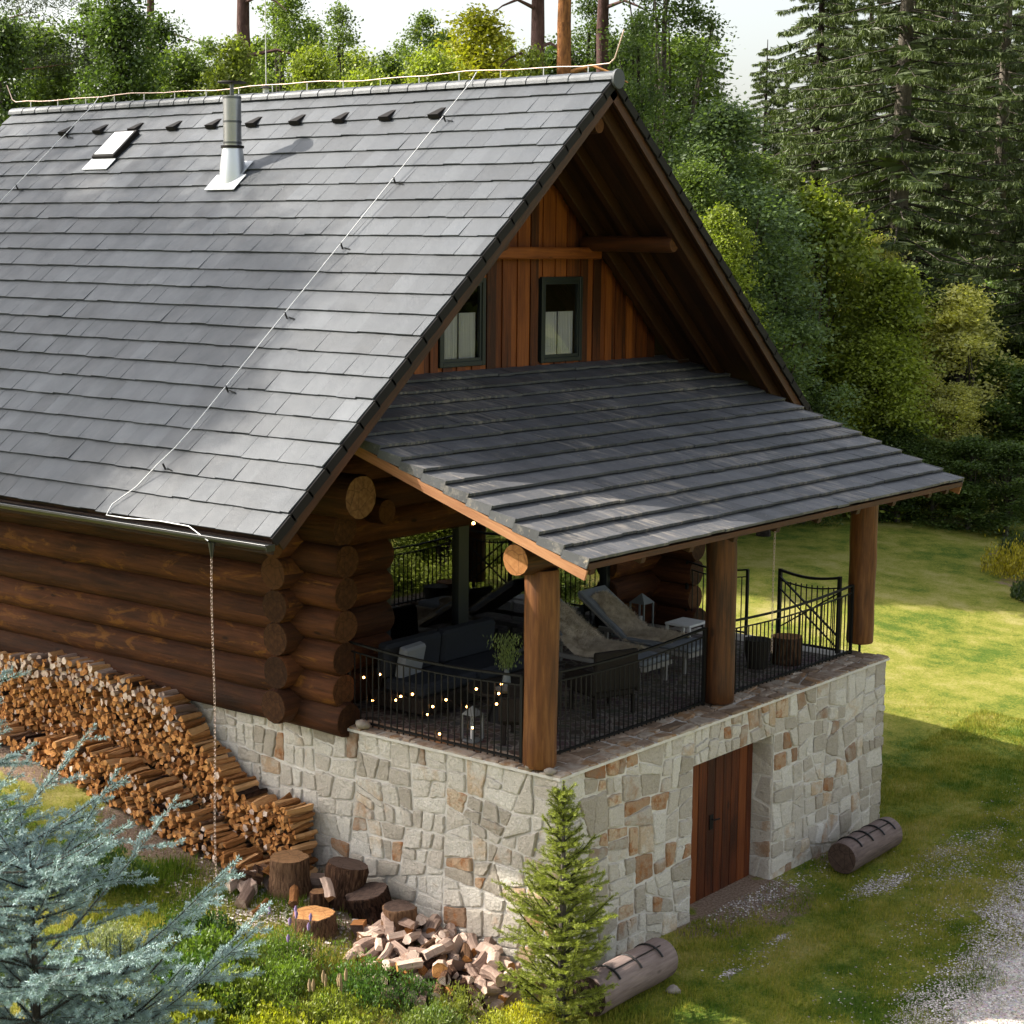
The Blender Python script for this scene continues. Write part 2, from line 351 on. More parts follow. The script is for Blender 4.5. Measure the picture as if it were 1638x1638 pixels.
    def build(s, name, parent=None, label=None):
        me = bpy.data.meshes.new(name); org = ORG.get(parent.name, Vector((0, 0, 0))) if parent else Vector((0, 0, 0))
        return mesh_obj(name, np.array(s.v, dtype=np.float32).reshape(-1, 3)-np.array(org, dtype=np.float32), s.f, [M[m] if isinstance(m, str) else m for m in s.mats], s.mi, s.t, s.uv, s.h, s.sm, parent, org)

def mesh_obj(name, v, faces, mats, mi=None, tone=None, uv=None, hue=None, smooth=None, parent=None, org=None):
    me = bpy.data.meshes.new(name)
    if isinstance(faces, np.ndarray):
        n, k = faces.shape; lt = np.full(n, k); li = faces.ravel()
    else:
        lt = np.array([len(f) for f in faces]); li = np.array([q for f in faces for q in f]); n = len(faces)
    me.vertices.add(len(v)); me.vertices.foreach_set('co', np.asarray(v, dtype=np.float32).ravel())
    me.loops.add(len(li)); me.loops.foreach_set('vertex_index', li.astype(np.int32))
    me.polygons.add(n); ls = np.concatenate([[0], np.cumsum(lt)[:-1]]).astype(np.int32)
    me.polygons.foreach_set('loop_start', ls); me.polygons.foreach_set('loop_total', lt.astype(np.int32))
    for m in mats: me.materials.append(m)
    if mi is not None: me.polygons.foreach_set('material_index', np.array(mi, dtype=np.int32))
    me.polygons.foreach_set('use_smooth', np.array(smooth if smooth is not None else np.zeros(n), dtype=bool))
    if tone is not None:
        a = me.attributes.new('tone', 'FLOAT', 'POINT'); a.data.foreach_set('value', np.asarray(tone, dtype=np.float32))
    if hue is not None and len(hue):
        a = me.attributes.new('hue', 'FLOAT', 'POINT'); a.data.foreach_set('value', np.asarray(hue, dtype=np.float32))
    if uv is not None and len(uv):
        ul = me.uv_layers.new(name='UVMap'); ul.data.foreach_set('uv', np.array([c for f in uv for p in f for c in p], dtype=np.float32))
    me.update(calc_edges=True); me.validate()
    o = bpy.data.objects.new(name, me); COL.objects.link(o)
    if parent: o.parent = parent; ORG[o.name] = org
    return o
def tag(o, label=None, cat=None, group=None, kind=None):
    if label: o['label'] = label
    if cat: o['category'] = cat
    if group: o['group'] = group
    if kind: o['kind'] = kind
    return o
def thing(name, label, cat, loc=(0, 0, 0), group=None):
    o = bpy.data.objects.new(name, None); COL.objects.link(o); o.location = loc; o.empty_display_size = .2
    ORG[o.name] = Vector(loc); return tag(o, label, cat, group)
def settle(o):
    """give a single-mesh thing an origin at its own base"""
    me = o.data; n = len(me.vertices); a = np.empty(n*3, dtype=np.float32); me.vertices.foreach_get('co', a); a = a.reshape(-1, 3)
    c = np.array([(a[:, 0].min()+a[:, 0].max())/2, (a[:, 1].min()+a[:, 1].max())/2, a[:, 2].min()], dtype=np.float32)
    me.vertices.foreach_set('co', (a-c).ravel()); me.update(); o.location = [float(q) for q in c]; return o

def ss(a, b, x):
    t = min(1, max(0, (x-a)/(b-a))); return t*t*(3-2*t)
def gh(x, y):
    base = -2.55+.95*ss(-1, 12, y)
    left = -2.55+.52*ss(.0, 3.2, y)+.95*ss(3.2, 10.5, y)+.5*ss(10, 16, y)
    f = 1-ss(-3.5, 1.0, -x*-1) if False else 1-ss(-.5, 3, x)
    h = base*(1-f)+left*f
    r = math.hypot(x-10, y-5); bumpy = .05*mnoise.noise(Vector((x*.35, y*.35, 0)))+.015*mnoise.noise(Vector((x*1.7, y*1.7, 3)))
    if r > 75: h += (r-75)*.03
    d = max(0, max(-x-.2, x-8.4, -y-.4, y-16)) if True else 0
    return h+bumpy*min(1, d/1.0+.2)*(0.15 if (y < -1.6 and x > 0 and x < 14) else 1)

# ------------------------------------------------------------------ ground, path, sky side
def make_ground():
    def axis(c, n, near, far):
        t = np.linspace(-1, 1, n); return c+np.sign(t)*(near*np.abs(t)+(far-near)*np.abs(t)**4.5)
    xs = axis(3, 280, 24, 700); ys = axis(2, 280, 22, 700)
    v = np.array([(x, y, gh(x, y)) for x in xs for y in ys]); nx, ny = len(xs), len(ys)
    i = np.arange(nx-1)[:, None]*ny+np.arange(ny-1)[None, :]; i = i.ravel()
    f = np.stack([i, i+ny, i+ny+1, i+1], 1)
    o = mesh_obj('ground', v, f, [M['lawn_grass']], smooth=np.ones(len(f))); tag(o, kind='structure')
    soil = np.zeros(len(v))
    for (cx, cy, r, s) in [(-.5, 4, 1.3, 1), (-.6, 6, .9, 1), (-.6, 8.5, .8, 1), (-.8, 2.2, 1.2, .95), (-.5, .6, .7, .7), (2.8, -.25, .5, .75), (4, -.1, .9, .8), (-1.4, 3.9, .6, .8), (6.2, -.2, .5, .6), (1.5, -.2, .5, .6), (29, 6, 1.6, .75), (32, 10.5, 1.2, .6), (26, 5.4, 1.0, .55)]:
        d = np.hypot(v[:, 0]-cx, v[:, 1]-cy)/r; soil = np.maximum(soil, s*np.clip(1.6-d, 0, 1))
    a = o.data.attributes.new('soil', 'FLOAT', 'POINT'); a.data.foreach_set('value', soil.astype(np.float32))
make_ground()
PE = [(-6, -5.2), (-2, -4.2), (.6, -3.7), (1.59, -3.3), (2.35, -3.16), (3.3, -3.15), (4.88, -2.85), (6.03, -2.5), (7.08, -2.3), (8.04, -2.2), (9.5, -1.75), (12, -1.4), (16, -1.0), (24, -.6), (34, -.2)]
def path_edge(x):
    for i in range(len(PE)-1):
        if PE[i][0] <= x <= PE[i+1][0]:
            t = (x-PE[i][0])/(PE[i+1][0]-PE[i][0]); return PE[i][1]*(1-t)+PE[i+1][1]*t-.28
    return -99
def make_path():
    vs = []; fs = []; xs = np.arange(-6, 34, .12)
    for q, x in enumerate(xs):
        e = path_edge(x)+.4*mnoise.noise(Vector((x*1.1, 0, 5)))+.3*mnoise.noise(Vector((x*4, 0, 9)))-.18
        for j in range(12):
            y = e-(3.2*(j/11.)); vs.append((x, y, gh(x, y)+.008+(.004 if j else -.01)))
    for q in range(len(xs)-1):
        for j in range(11): a = q*12+j; fs.append((a, a+1, a+13, a+12))
    o = mesh_obj('path', np.array(vs), np.array(fs), [M['gravel_bed']], smooth=np.ones(len(fs))); tag(o, kind='structure')
make_path()
def scatter_mesh(name, base_v, base_f, P, scl, rotz, tilt, mat, tone):
    """P (n,3) positions; merges n copies of the small base shape into one mesh"""
    n = len(P); bv = np.asarray(base_v, float); k = len(bv)
    cz, sz = np.cos(rotz), np.sin(rotz); ct, st = np.cos(tilt), np.sin(tilt)
    v = bv[None]*np.asarray(scl).reshape(n, -1)[:, None, :]
    x, y, z = v[..., 0], v[..., 1], v[..., 2]
    y2 = y*ct[:, None]-z*st[:, None]; z2 = y*st[:, None]+z*ct[:, None]
    x3 = x*cz[:, None]-y2*sz[:, None]; y3 = x*sz[:, None]+y2*cz[:, None]
    v = np.stack([x3, y3, z2], -1)+P[:, None, :]
    f = (np.asarray(base_f)[None]+np.arange(n)[:, None, None]*k).reshape(-1, len(base_f[0]))
    return mesh_obj(name, v.reshape(-1, 3), f, [mat], tone=np.repeat(tone, k))
def make_gravel():
    pts = []
    for _ in range(46000):
        x = random.uniform(.3, 13); e = path_edge(x)+.25*mnoise.noise(Vector((x*2.2, 1, 5))); y = e+.1+.25*random.random()**2-abs(random.gauss(0, 1))*1.1
        if random.random() < .035: y = e+random.random()**2*1.2
        pts.append((x, y, gh(x, y)+.012))
    for (cx, cy, r, n) in [(5.46, -1.14, .28, 500), (5.96, -1.3, .25, 400), (7.24, -1.29, .35, 500), (3.13, -1.14, .1, 120), (1.75, -1.25, .1, 120), (4.1, -.22, .6, 900), (6.3, -.3, .5, 200), (2.4, -1.2, .4, 120), (6.9, -1.7, .4, 350), (8.3, -1.5, .5, 500), (5, -2.4, .6, 200), (-1.35, 3.85, .45, 500), (-1.6, 2.9, .4, 250), (-.9, .7, .6, 150)]:
        for _ in range(n):
            x = cx+random.gauss(0, r); y = cy+random.gauss(0, r*.35 if cy < 0 else r)
            if 0 < x < 8 and y > -.02: continue
            pts.append((x, y, gh(x, y)+.008))
    P = np.array(pts); n = len(P)
    bv = [(1, 0, 0), (-.9, .2, 0), (0, 1, .1), (.1, -.9, 0), (0, 0, .8), (.2, .1, -.6)]; bf = [(0, 2, 4), (2, 1, 4), (1, 3, 4), (3, 0, 4)]
    s = RNG.uniform(.008, .022, n)[:, None]*np.stack([np.ones(n), RNG.uniform(.6, 1, n), RNG.uniform(.4, .8, n)], 1)
    o = scatter_mesh('gravel', bv, bf, P, s, RNG.uniform(0, 6.3, n), RNG.uniform(-.4, .4, n), M['gravel_stone'], RNG.random(n))
    tag(o, 'pale loose gravel stones on the path and scattered at the lawn edge', 'gravel', kind='stuff')
make_gravel()
def make_grass():
    pts = []; hs = []
    def ok(x, y): return not (-.1 < x < 8.1 and -.05 < y < 15)
    for _ in range(250000):
        x = random.uniform(-3.5, 15); y = random.uniform(-4.5, 1.5) if random.random() < .8 else random.uniform(-4.5, 9)
        if not ok(x, y): continue
        e = path_edge(x)
        e += .35*mnoise.noise(Vector((x*1.6, y*1.6, 11)))
        if y < e-.1 and random.random() < (.6 if y > e-.5 else .975): continue
        c = mnoise.noise(Vector((x*1.2, y*1.2, 0)))+.5*mnoise.noise(Vector((x*4, y*4, 2)))
        if c < -.25 and random.random() < .6: continue
        if abs(y+.1) < .35 and 3 < x < 5.2 and random.random() < .85: continue
        pts.append((x, y, gh(x, y)-.005)); hs.append(.03+.035*max(0, c+.3)+random.random()*.025)
    for _ in range(60000):
        x = random.uniform(-5.5, .2); y = random.uniform(-1.5, 5.2)
        if x > -.9 and y > 0 and random.random() < .8: continue
        c = mnoise.noise(Vector((x*1.5, y*1.5, 7)))
        if c < -.1 and random.random() < .5: continue
        pts.append((x, y, gh(x, y)-.01)); hs.append(.06+.12*max(0, c+.2)*(1 if x < -1.2 else .4)+random.random()*.05)
    P = np.array(pts); n = len(P); hs = np.array(hs)
    bv = [(-.5, 0, 0), (.5, 0, 0), (0, .25, 1)]; bf = [(0, 1, 2)]
    s = np.stack([RNG.uniform(.006, .012, n)*(1+hs*4), hs*1.6, hs], 1)
    o = scatter_mesh('grass', bv, bf, P, s, RNG.uniform(0, 6.3, n), RNG.uniform(-.5, .6, n), M['grass_blade'], RNG.random(n))
    tag(o, 'short green lawn grass round the stone base with longer weeds on the left', 'grass', kind='stuff')
make_grass()

# ------------------------------------------------------------------ cabin
CABIN = thing('log_cabin', 'brown log cabin with steep grey tiled roof and covered terrace on a stone base', 'cabin', (4, 4, -2.55))
def part(mb, name, parent=CABIN, label=None):
    o = mb.build(name, parent)
    if label: o['label'] = label
    return o
# irregular stones by recursive splitting of a rectangle
def split_poly(poly, area):
    def A(p): return .5*sum(p[i][0]*p[(i+1) % len(p)][1]-p[(i+1) % len(p)][0]*p[i][1] for i in range(len(p)))
    a = A(poly)
    if a < area*random.uniform(.7, 2.3): return [poly]
    xs = [p[0] for p in poly]; ys = [p[1] for p in poly]; W = max(xs)-min(xs); H = max(ys)-min(ys)
    horiz = H > W*random.uniform(.6, 1.15)
    t = random.uniform(.34, .66); cx = min(xs)+W*(t if not horiz else .5); cy = min(ys)+H*(t if horiz else .5)
    ang = random.gauss(0, .17)+(math.pi/2 if horiz else 0); nx, ny = math.cos(ang), math.sin(ang)
    L, R = [], []
    for i in range(len(poly)):
        p, q = poly[i], poly[(i+1) % len(poly)]; dp = (p[0]-cx)*nx+(p[1]-cy)*ny; dq = (q[0]-cx)*nx+(q[1]-cy)*ny
        (L if dp < 0 else R).append(p)
        if dp*dq < 0:
            k = dp/(dp-dq); m = (p[0]+(q[0]-p[0])*k, p[1]+(q[1]-p[1])*k); L.append(m); R.append(m)
    if len(L) < 3 or len(R) < 3: return [poly]
    return split_poly(L, area)+split_poly(R, area)
def stones(mb, O, U, V, Nn, w0, w1, h0, h1, area=.068, m='stone', thick=(.012, .042), gap=.011):
    O, U, V, Nn = map(Vector, (O, U, V, Nn))
    for p in split_poly([(w0, h0), (w1, h0), (w1, h1), (w0, h1)], area):
        cx = sum(q[0] for q in p)/len(p); cy = sum(q[1] for q in p)/len(p)
        # shrink, then round corners
        q = []
        for (x, y) in p:
            d = math.hypot(x-cx, y-cy); k = max(.3, 1-gap*random.uniform(.8, 2.6)/d); q.append((cx+(x-cx)*k, cy+(y-cy)*k))
        r = []
        n = len(q)
        for i in range(n):
            a, b, c = q[i-1], q[i], q[(i+1) % n]
            da = math.hypot(a[0]-b[0], a[1]-b[1]); dc = math.hypot(c[0]-b[0], c[1]-b[1]); rr = random.uniform(.02, .09)
            ka, kc = min(.4, rr/da), min(.4, rr/dc); r.append((b[0]+(a[0]-b[0])*ka, b[1]+(a[1]-b[1])*ka))
            if rr > .02: r.append((b[0]*.8+(a[0]*ka+b[0]*(1-ka))*.1+(c[0]*kc+b[0]*(1-kc))*.1, b[1]*.8+(a[1]*ka+b[1]*(1-ka))*.1+(c[1]*kc+b[1]*(1-kc))*.1))
            r.append((b[0]+(c[0]-b[0])*kc, b[1]+(c[1]-b[1])*kc))
        # mid-edge wobble
        r2 = []
        for i in range(len(r)):
            a, b = r[i], r[(i+1) % len(r)]; r2.append(a)
            if math.hypot(a[0]-b[0], a[1]-b[1]) > .09:
                dx, dy = b[0]-a[0], b[1]-a[1]; l = math.hypot(dx, dy)
                for q_ in (.25, .5, .75): g = random.gauss(0, .0065); r2.append((a[0]+dx*q_-dy/l*g, a[1]+dy*q_+dx/l*g))
        r = r2; n = len(r); t = random.uniform(*thick); tu, tv = random.gauss(0, .035), random.gauss(0, .035)
        vs = []
        for s_, hgt in ((1, 0), (.985, t*.55), (.9, t*.93)):
            for (x, y) in r:
                X, Y = cx+(x-cx)*s_, cy+(y-cy)*s_
                zz = hgt+(tu*(x-cx)+tv*(y-cy))*(1 if hgt else 0); vs.append(O+U*X+V*Y+Nn*max(0, zz))
        vs.append(O+U*cx+V*cy+Nn*(t+random.uniform(-.004, .008)))
        fs = []
        for l in range(2):
            for i in range(n): j = (i+1) % n; fs.append((l*n+i, l*n+j, (l+1)*n+j, (l+1)*n+i))
        for i in range(n): fs.append((2*n+i, 2*n+(i+1) % n, 3*n))
        h = random.random(); hue = random.choice((0, 0, .03, .06, .1, .15, .2, .28, .38, .5, .65, .9)) if m == 'stone' else 0
        mb.add(vs, fs, m, random.random(), hue=hue)
def make_base():
    mb = MB(); H = -3.1
    # mortar core (door recess left open)
    mb.box(.03, 2.83, .03, .5, H, -.02, 'mortar', .5); mb.box(4.82, 7.97, .03, .5, H, -.02, 'mortar', .5)
    mb.box(2.83, 4.82, .03, .5, -.5, -.02, 'mortar', .5)
    mb.box(.03, .5, .5, 15, H, -.02, 'mortar', .5); mb.box(7.5, 7.97, .5, 15, H, -.02, 'mortar', .5); mb.box(.5, 7.5, 14.6, 15, H, -.02, 'mortar', .5)
    o = part(mb, 'stone_base')
    st = MB()
    stones(st, (0, .03, 0), (1, 0, 0), (0, 0, 1), (0, -1, 0), 0, 2.83, H, -.02)
    stones(st, (0, .03, 0), (1, 0, 0), (0, 0, 1), (0, -1, 0), 4.82, 8, H, -.02)
    stones(st, (0, .03, 0), (1, 0, 0), (0, 0, 1), (0, -1, 0), 2.83, 4.82, -.5, -.02, .035)
    stones(st, (.03, 15, 0), (0, -1, 0), (0, 0, 1), (-1, 0, 0), 0, 15, H, -.02)
    stones(st, (7.97, 0, 0), (0, 1, 0), (0, 0, 1), (1, 0, 0), 0, 15, H, -.02, .09)
    stones(st, (4.82, .48, 0), (0, -1, 0), (0, 0, 1), (-1, 0, 0), 0, .45, -2.62, -.5, .07, thick=(.01, .02))
    stones(st, (2.83, 0.03, 0), (0, 1, 0), (0, 0, 1), (1, 0, 0), 0, .45, -2.62, -.5, .07, thick=(.01, .02))
    st.build('stone_cladding', o)
    cp = MB(); cp.box(-.03, 8.03, -.02, .62, -.03, .004, 'mortar', .5); cp.box(-.03, .4, .62, 3.6, -.03, .004, 'mortar', .5); cp.box(7.6, 8.03, .62, 3.6, -.03, .004, 'mortar', .5)
    stones(cp, (0, 0, .004), (1, 0, 0), (0, 1, 0), (0, 0, 1), -.045, 8.045, -.035, .62, .07, 'cap_stone', (.02, .035), .014)
    stones(cp, (0, 0, .004), (1, 0, 0), (0, 1, 0), (0, 0, 1), -.045, .4, .62, 3.3, .07, 'cap_stone', (.02, .035), .014)
    cp.build('wall_cap', o)
    fl = MB(); fl.box(.4, 7.6, .6, 4.3, -.1, -.004, 'terrace_paving', .5); part(fl, 'terrace_floor')
make_base()
def log(mb, a, b, r, m='log_wood', end='log_end', n=16, wob=.06, taper=0.0, seg=.5, bow=.012):
    a = Vector(a); b = Vector(b); L = (b-a).length; k = max(2, int(L/seg)+1); ph = random.random()*9
    pts = [a.lerp(b, i/(k-1))+Vector((mnoise.noise(Vector((i*.5, ph, 0))), mnoise.noise(Vector((i*.5, ph, 4))), mnoise.noise(Vector((i*.5, ph, 8)))))*bow for i in range(k)]
    rs = [r*(1-taper*i/(k-1)) for i in range(k)]
    # chamfered, slightly ragged ends
    d = (b-a).normalized(); pts = [pts[0]]+[pts[0]+d*.03]+pts[1:-1]+[pts[-1]-d*.03]+[pts[-1]]; rs = [rs[0]*.93]+[rs[0]]+rs[1:-1]+[rs[-1]]+[rs[-1]*.93]
    mb.tube(pts, rs, m, n, cap=end, wob=wob)
def make_walls():
    core = MB(); core.box(-.02, .1, 4.3, 14.9, -.03, 2.75, 'soffit_wood', .3); core.box(7.9, 8.02, 4.3, 14.9, -.03, 2.75, 'soffit_wood', .3)
    core.box(-.02, 8.02, 14.9, 15, -.03, 2.75, 'soffit_wood', .3); core.box(.1, 1.6, 4.27, 4.4, -.03, 3.9, 'soffit_wood', .3); core.box(6.7, 7.9, 4.27, 4.4, -.03, 3.9, 'soffit_wood', .3); core.box(1.6, 6.7, 4.27, 4.4, 2.28, 3.9, 'soffit_wood', .3)
    w = part(core, 'log_wall')
    def L(a, b, r, **k): mb = MB(); log(mb, a, b, r, **k); mb.build('wall_log', w)
    sz = [.1, .46, .87, 1.28, 1.69, 2.1, 2.5]
    for i, z in enumerate(sz):
        e = 3.33+random.uniform(-.05, .06)
        L((0, 15.5, z), (0, e, z), .218)
        L((8, 15.5, z), (8, e, z), .218)
    L((-.04, 15.6, 2.93), (-.06, 3.02, 2.93), .285, end='stump_end'); L((8.04, 15.6, 2.93), (8.06, 3.02, 2.93), .285)
    fz = [.2, .63, 1.06, 1.48, 1.9, 2.3, 2.72]
    for z in fz:
        x1 = 1.6 if z < 2.2 else 8.4
        L((-.4+random.uniform(-.04, .04), 4.2, z), (x1, 4.2, z), .225)
        if z < 2.2: L((6.72, 4.2, z), (8.4, 4.2, z), .225)
    for z in (3.12, 3.5, 3.85): L((.35+(z-3)*.6, 4.2, z), (7.65-(z-3)*.6, 4.2, z), .21)
    L((1.2, 4.3, 2.55), (1.2, 3.75, 2.55), .17); L((6.6, 4.3, 2.55), (6.6, 3.75, 2.55), .17)
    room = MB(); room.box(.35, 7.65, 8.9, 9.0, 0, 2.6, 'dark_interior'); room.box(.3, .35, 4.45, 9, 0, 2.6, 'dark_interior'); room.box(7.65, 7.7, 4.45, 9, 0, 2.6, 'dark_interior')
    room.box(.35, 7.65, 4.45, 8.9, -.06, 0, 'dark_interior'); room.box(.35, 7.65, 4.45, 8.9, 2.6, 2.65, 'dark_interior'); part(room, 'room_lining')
make_walls()
# main roof plane: z = ZE + K (x - XE)
XE, ZE, XR, ZR, YF, YB = -2.276, 2.786, 3.994, 8.181, 2.267, 15.14
K = (ZR-ZE)/(XR-XE); SLN = math.hypot(ZR-ZE, XR-XE)
def tiles(mb, O, A, S, L, D, row, tw, m, drop=None, lip=.03, thick=.016, tonefn=None, holes=()):
    O, A, S = Vector(O), Vector(A).normalized(), Vector(S).normalized(); Nn = A.cross(S).normalized()
    if Nn.z < 0: Nn = -Nn
    rows = int(round(D/row)); row = D/rows; prev = None
    for r in range(rows):
        s0 = r*row-.012+random.uniform(-.001, .001); s1 = (r+1)*row+.06; off = (tw/2 if r % 2 else 0)
        n = int(L/tw)+2; run = random.random()
        for i in range(-1, n):
            x0 = i*tw+off+.0012; x1 = (i+1)*tw+off-.0012; x0 = max(0, x0); x1 = min(L, x1)
            if x1-x0 < .03: continue
            if drop and drop(O+A*((x0+x1)/2)+S*((s0+s1)/2)): continue
            if random.random() < .45: run = random.random()
            t = .6*run+.4*random.random()
            if tonefn: t = min(1, max(0, t+tonefn(x0, s0)))
            j = random.gauss(0, .0012); dz = random.gauss(0, .0028)
            lo = lip+dz; hi = .0
            js = random.gauss(0, .004); e = min(s1, D+.01)
            b = [O+A*x0+S*(s0+js)+Nn*(lo+j-thick), O+A*x1+S*(s0+js)+Nn*(lo-j-thick), O+A*x1+S*e+Nn*(hi-thick), O+A*x0+S*e+Nn*(hi-thick)]
            tp = [p+Nn*thick for p in b]
            mb.add(b+tp, [(3, 2, 1, 0), (4, 5, 6, 7), (0, 1, 5, 4), (1, 2, 6, 5), (2, 3, 7, 6), (3, 0, 4, 7)], m, t)
NL = Vector((-K, 0, 1)).normalized(); NRt = Vector((K, 0, 1)).normalized()
def make_roof():
    deck = MB(); th = .1
    for s in (-1, 1):
        xe = XR-(XR-XE) if s < 0 else XR+(XR-XE); S = Vector((XR-xe, 0, ZR-ZE)).normalized(); Nn = NL if s < 0 else NRt
        a = Vector((xe, 0, ZE)); b = Vector((XR, 0, ZR))
        lo = a-Nn*(.035+th/2); hi = b-Nn*(.035+th/2)
        c = (lo+hi)/2+Vector((0, (YF+YB)/2, 0))
        # boards along the slope seen from beneath, laid side by side with small gaps
        y = YF+.03
        while y < YB-.03:
            wd = min(.16, YB-.03-y); cc = (lo+hi)/2; cc.y = y+wd/2
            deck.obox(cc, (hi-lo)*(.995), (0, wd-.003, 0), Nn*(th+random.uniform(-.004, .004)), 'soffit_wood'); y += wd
    ro = part(deck, 'roof')
    mb = MB()
    def tf(x, s): return .22*mnoise.noise(Vector((x*.22, s*.9, 1)))
    def hole(p): return (2.9 < p.x < 3.3 and 11.12 < p.y < 11.5)
    tiles(mb, (XE-.0, YB, ZE), (0, -1, 0), (XR-XE, 0, ZR-ZE), YB-YF, SLN, .36, .30, 'slate', tonefn=tf, drop=hole)
    mb.build('roof_tiles', ro)
    mb = MB(); tiles(mb, (2*XR-XE, YF, ZE), (0, 1, 0), (XE-XR, 0, ZR-ZE), YB-YF, SLN, .36, .30, 'slate', tonefn=tf); mb.build('roof_tiles', ro)
    # ridge caps
    rc = MB(); n = 36; st = (YB-YF+.06)/n
    for i in range(n):
        y0 = YF-.04+i*st; vs = []; fs = []; seg = 8
        for e, (yy, rr) in enumerate(((y0, .119), (y0+st+.03, .109))):
            for L_ in (0, .016):
                for j in range(seg+1):
                    a = math.pi*(-.02+1.04*j/seg); vs.append((XR+math.cos(a)*(rr-L_)*1.12, yy, ZR-.04+math.sin(a)*(rr-L_)*.95))
        q = seg+1
        for j in range(seg): fs += [(j, j+1, 2*q+j+1, 2*q+j), (q+j, 3*q+j, 3*q+j+1, q+j+1), (j, q+j, q+j+1, j+1), (2*q+j, 2*q+j+1, 3*q+j+1, 3*q+j)]
        rc.add(vs, fs, 'slate', .35+.5*random.random())
    # round end disc of the ridge
    rc.tube([(XR, YF-.075, ZR-.035), (XR, YF-.04, ZR-.035)], [.13, .13], 'slate', 16, cap='slate')
    rc.build('ridge_cap', ro)
    # verge trim: dark stepped metal on both rakes
    for (yy, sg) in ((YF, -1), (YB, 1)):
        for s in (-1, 1):
            mb = MB(); xe = XE if s < 0 else 2*XR-XE; a = Vector((xe, yy, ZE)); b = Vector((XR, yy, ZR)); S = (b-a).normalized(); Nn = NL if s < 0 else NRt
            nrow = 23; rl = SLN/nrow
            for r in range(nrow):
                p = a+S*(r*rl-.02)+Nn*.006; q = a+S*((r+1)*rl+.015)-Nn*.012
                c = (p+q)/2+Vector((0, sg*.012, 0))-Nn*.075
                mb.obox(c+Nn*.02, (q-p), (0, .03, 0), Nn*.115, 'verge_metal', bev=.004)
            mb.build('verge_trim', ro)
            bb = MB(); lo = a-Nn*.2; hi = b-Nn*.2; off = Vector((0, -sg*.03, 0))
            bb.obox((lo+hi)/2+off+Nn*.02, (hi-lo)*.99, (0, .035, 0), Nn*.13, 'rafter_wood', .5); bb.build('barge_board', ro)
    # rafters under the front overhang
    for s in (-1, 1):
        xe = XE if s < 0 else 2*XR-XE; Nn = NL if s < 0 else NRt
        for (yy, r_, dn) in ((YF+.28, .1, .27), (YF+1.1, .085, .24), (3.95, .1, .25)):
            a = Vector((xe, yy, ZE)); b = Vector((XR, yy, ZR)); S = (b-a).normalized(); mb = MB()
            p0 = a+S*.25-Nn*dn; p1 = b-S*.05-Nn*dn
            mb.bar(p0, p1, r_*1.5, r_*2, 'rafter_wood', up=Nn, tone=.4, bev=.012); mb.build('rafter', ro)
        for yy in np.arange(4.9, 15, .95):
            a = Vector((xe, yy, ZE)); b = Vector((XR, yy, ZR)); S = (b-a).normalized(); mb = MB(); mb.bar(a+S*.1-Nn*.22, a+S*2.6-Nn*.22, .12, .16, 'soffit_wood', up=Nn, bev=.008); mb.build('rafter', ro)
        # purlin through the gable and the brace log
        mb = MB(); x = XR+s*1.93; log(mb, (x, 4.15, 6.0), (x, 2.55, 6.0), .115, 'rafter_wood', 'log_end', wob=.03); mb.build('purlin', ro)
    mb = MB(); log(mb, (XR, 4.15, 7.55), (XR, 2.5, 7.55), .11, 'rafter_wood', 'log_end', wob=.03); mb.build('purlin', ro)
    # gutters
    for s in (-1, 1):
        g = MB(); xe = (XE-.05) if s < 0 else 2*XR-XE+.05; vs = []; fs = []; n = 10; R = .07
        ys = list(np.linspace(YF-.03, YB, 30)); zc = ZE-.075
        for yy in ys:
            for L_ in (0, .006):
                for j in range(n+1): a = math.pi+math.pi*j/n; vs.append((xe+math.cos(a)*(R-L_), yy, zc+math.sin(a)*(R-L_)))
        q = 2*(n+1)
        for i in range(len(ys)-1):
            for j in range(n): b = i*q+j; fs += [(b, b+q, b+q+1, b+1), (b+n+1, b+n+2, b+q+n+2, b+q+n+1)]
            for j in (0, n): b = i*q+j; fs.append((b, b+n+1, b+q+n+1, b+q))
        g.add(vs, fs, 'gutter_metal', .5, smooth=True)
        g.tube([(xe-R*s*-1 if s > 0 else xe-R, ys[0], zc+.004), (xe-R if s < 0 else xe+R, ys[-1], zc+.004)], .009, 'gutter_metal', 6)
        g.obox((xe, YF-.03, zc-.032), (.13, 0, 0), (0, .008, 0), (0, 0, .07), 'gutter_metal'); g.build('gutter', ro)
    # fascia board behind the left gutter
    f = MB(); f.box(XE+.05, XE+.08, YF+.05, YB-.05, ZE-.2, ZE-.06, 'soffit_wood', .4); f.build('fascia_board', ro)
    # roof vents
    def onroof(x, y, h=0): return Vector((x, y, ZE+K*(x-XE)))+NL*h
    S = Vector((1, 0, K)).normalized(); A = Vector((0, -1, 0))
    for y in (13.04, 12.15, 11.27, 10.34, 9.44, 8.54, 7.61, 6.72, 5.81, 4.88):
        mb = MB(); c = onroof(3.47, y); w_ = .13
        lo = c-S*.09; hi = c+S*.16
        vs = [lo-A*w_*.8+NL*.02, lo+A*w_*.8+NL*.02, hi+A*w_*.55+NL*.01, hi-A*w_*.55+NL*.01, lo-A*w_*.7+NL*.095, lo+A*w_*.7+NL*.095, hi+A*w_*.3+NL*.022, hi-A*w_*.3+NL*.022]
        mb.add(vs, [(0, 1, 5, 4), (1, 2, 6, 5), (2, 3, 7, 6), (3, 0, 4, 7), (4, 5, 6, 7)], 'verge_metal', .4); mb.build('roof_vent', ro)
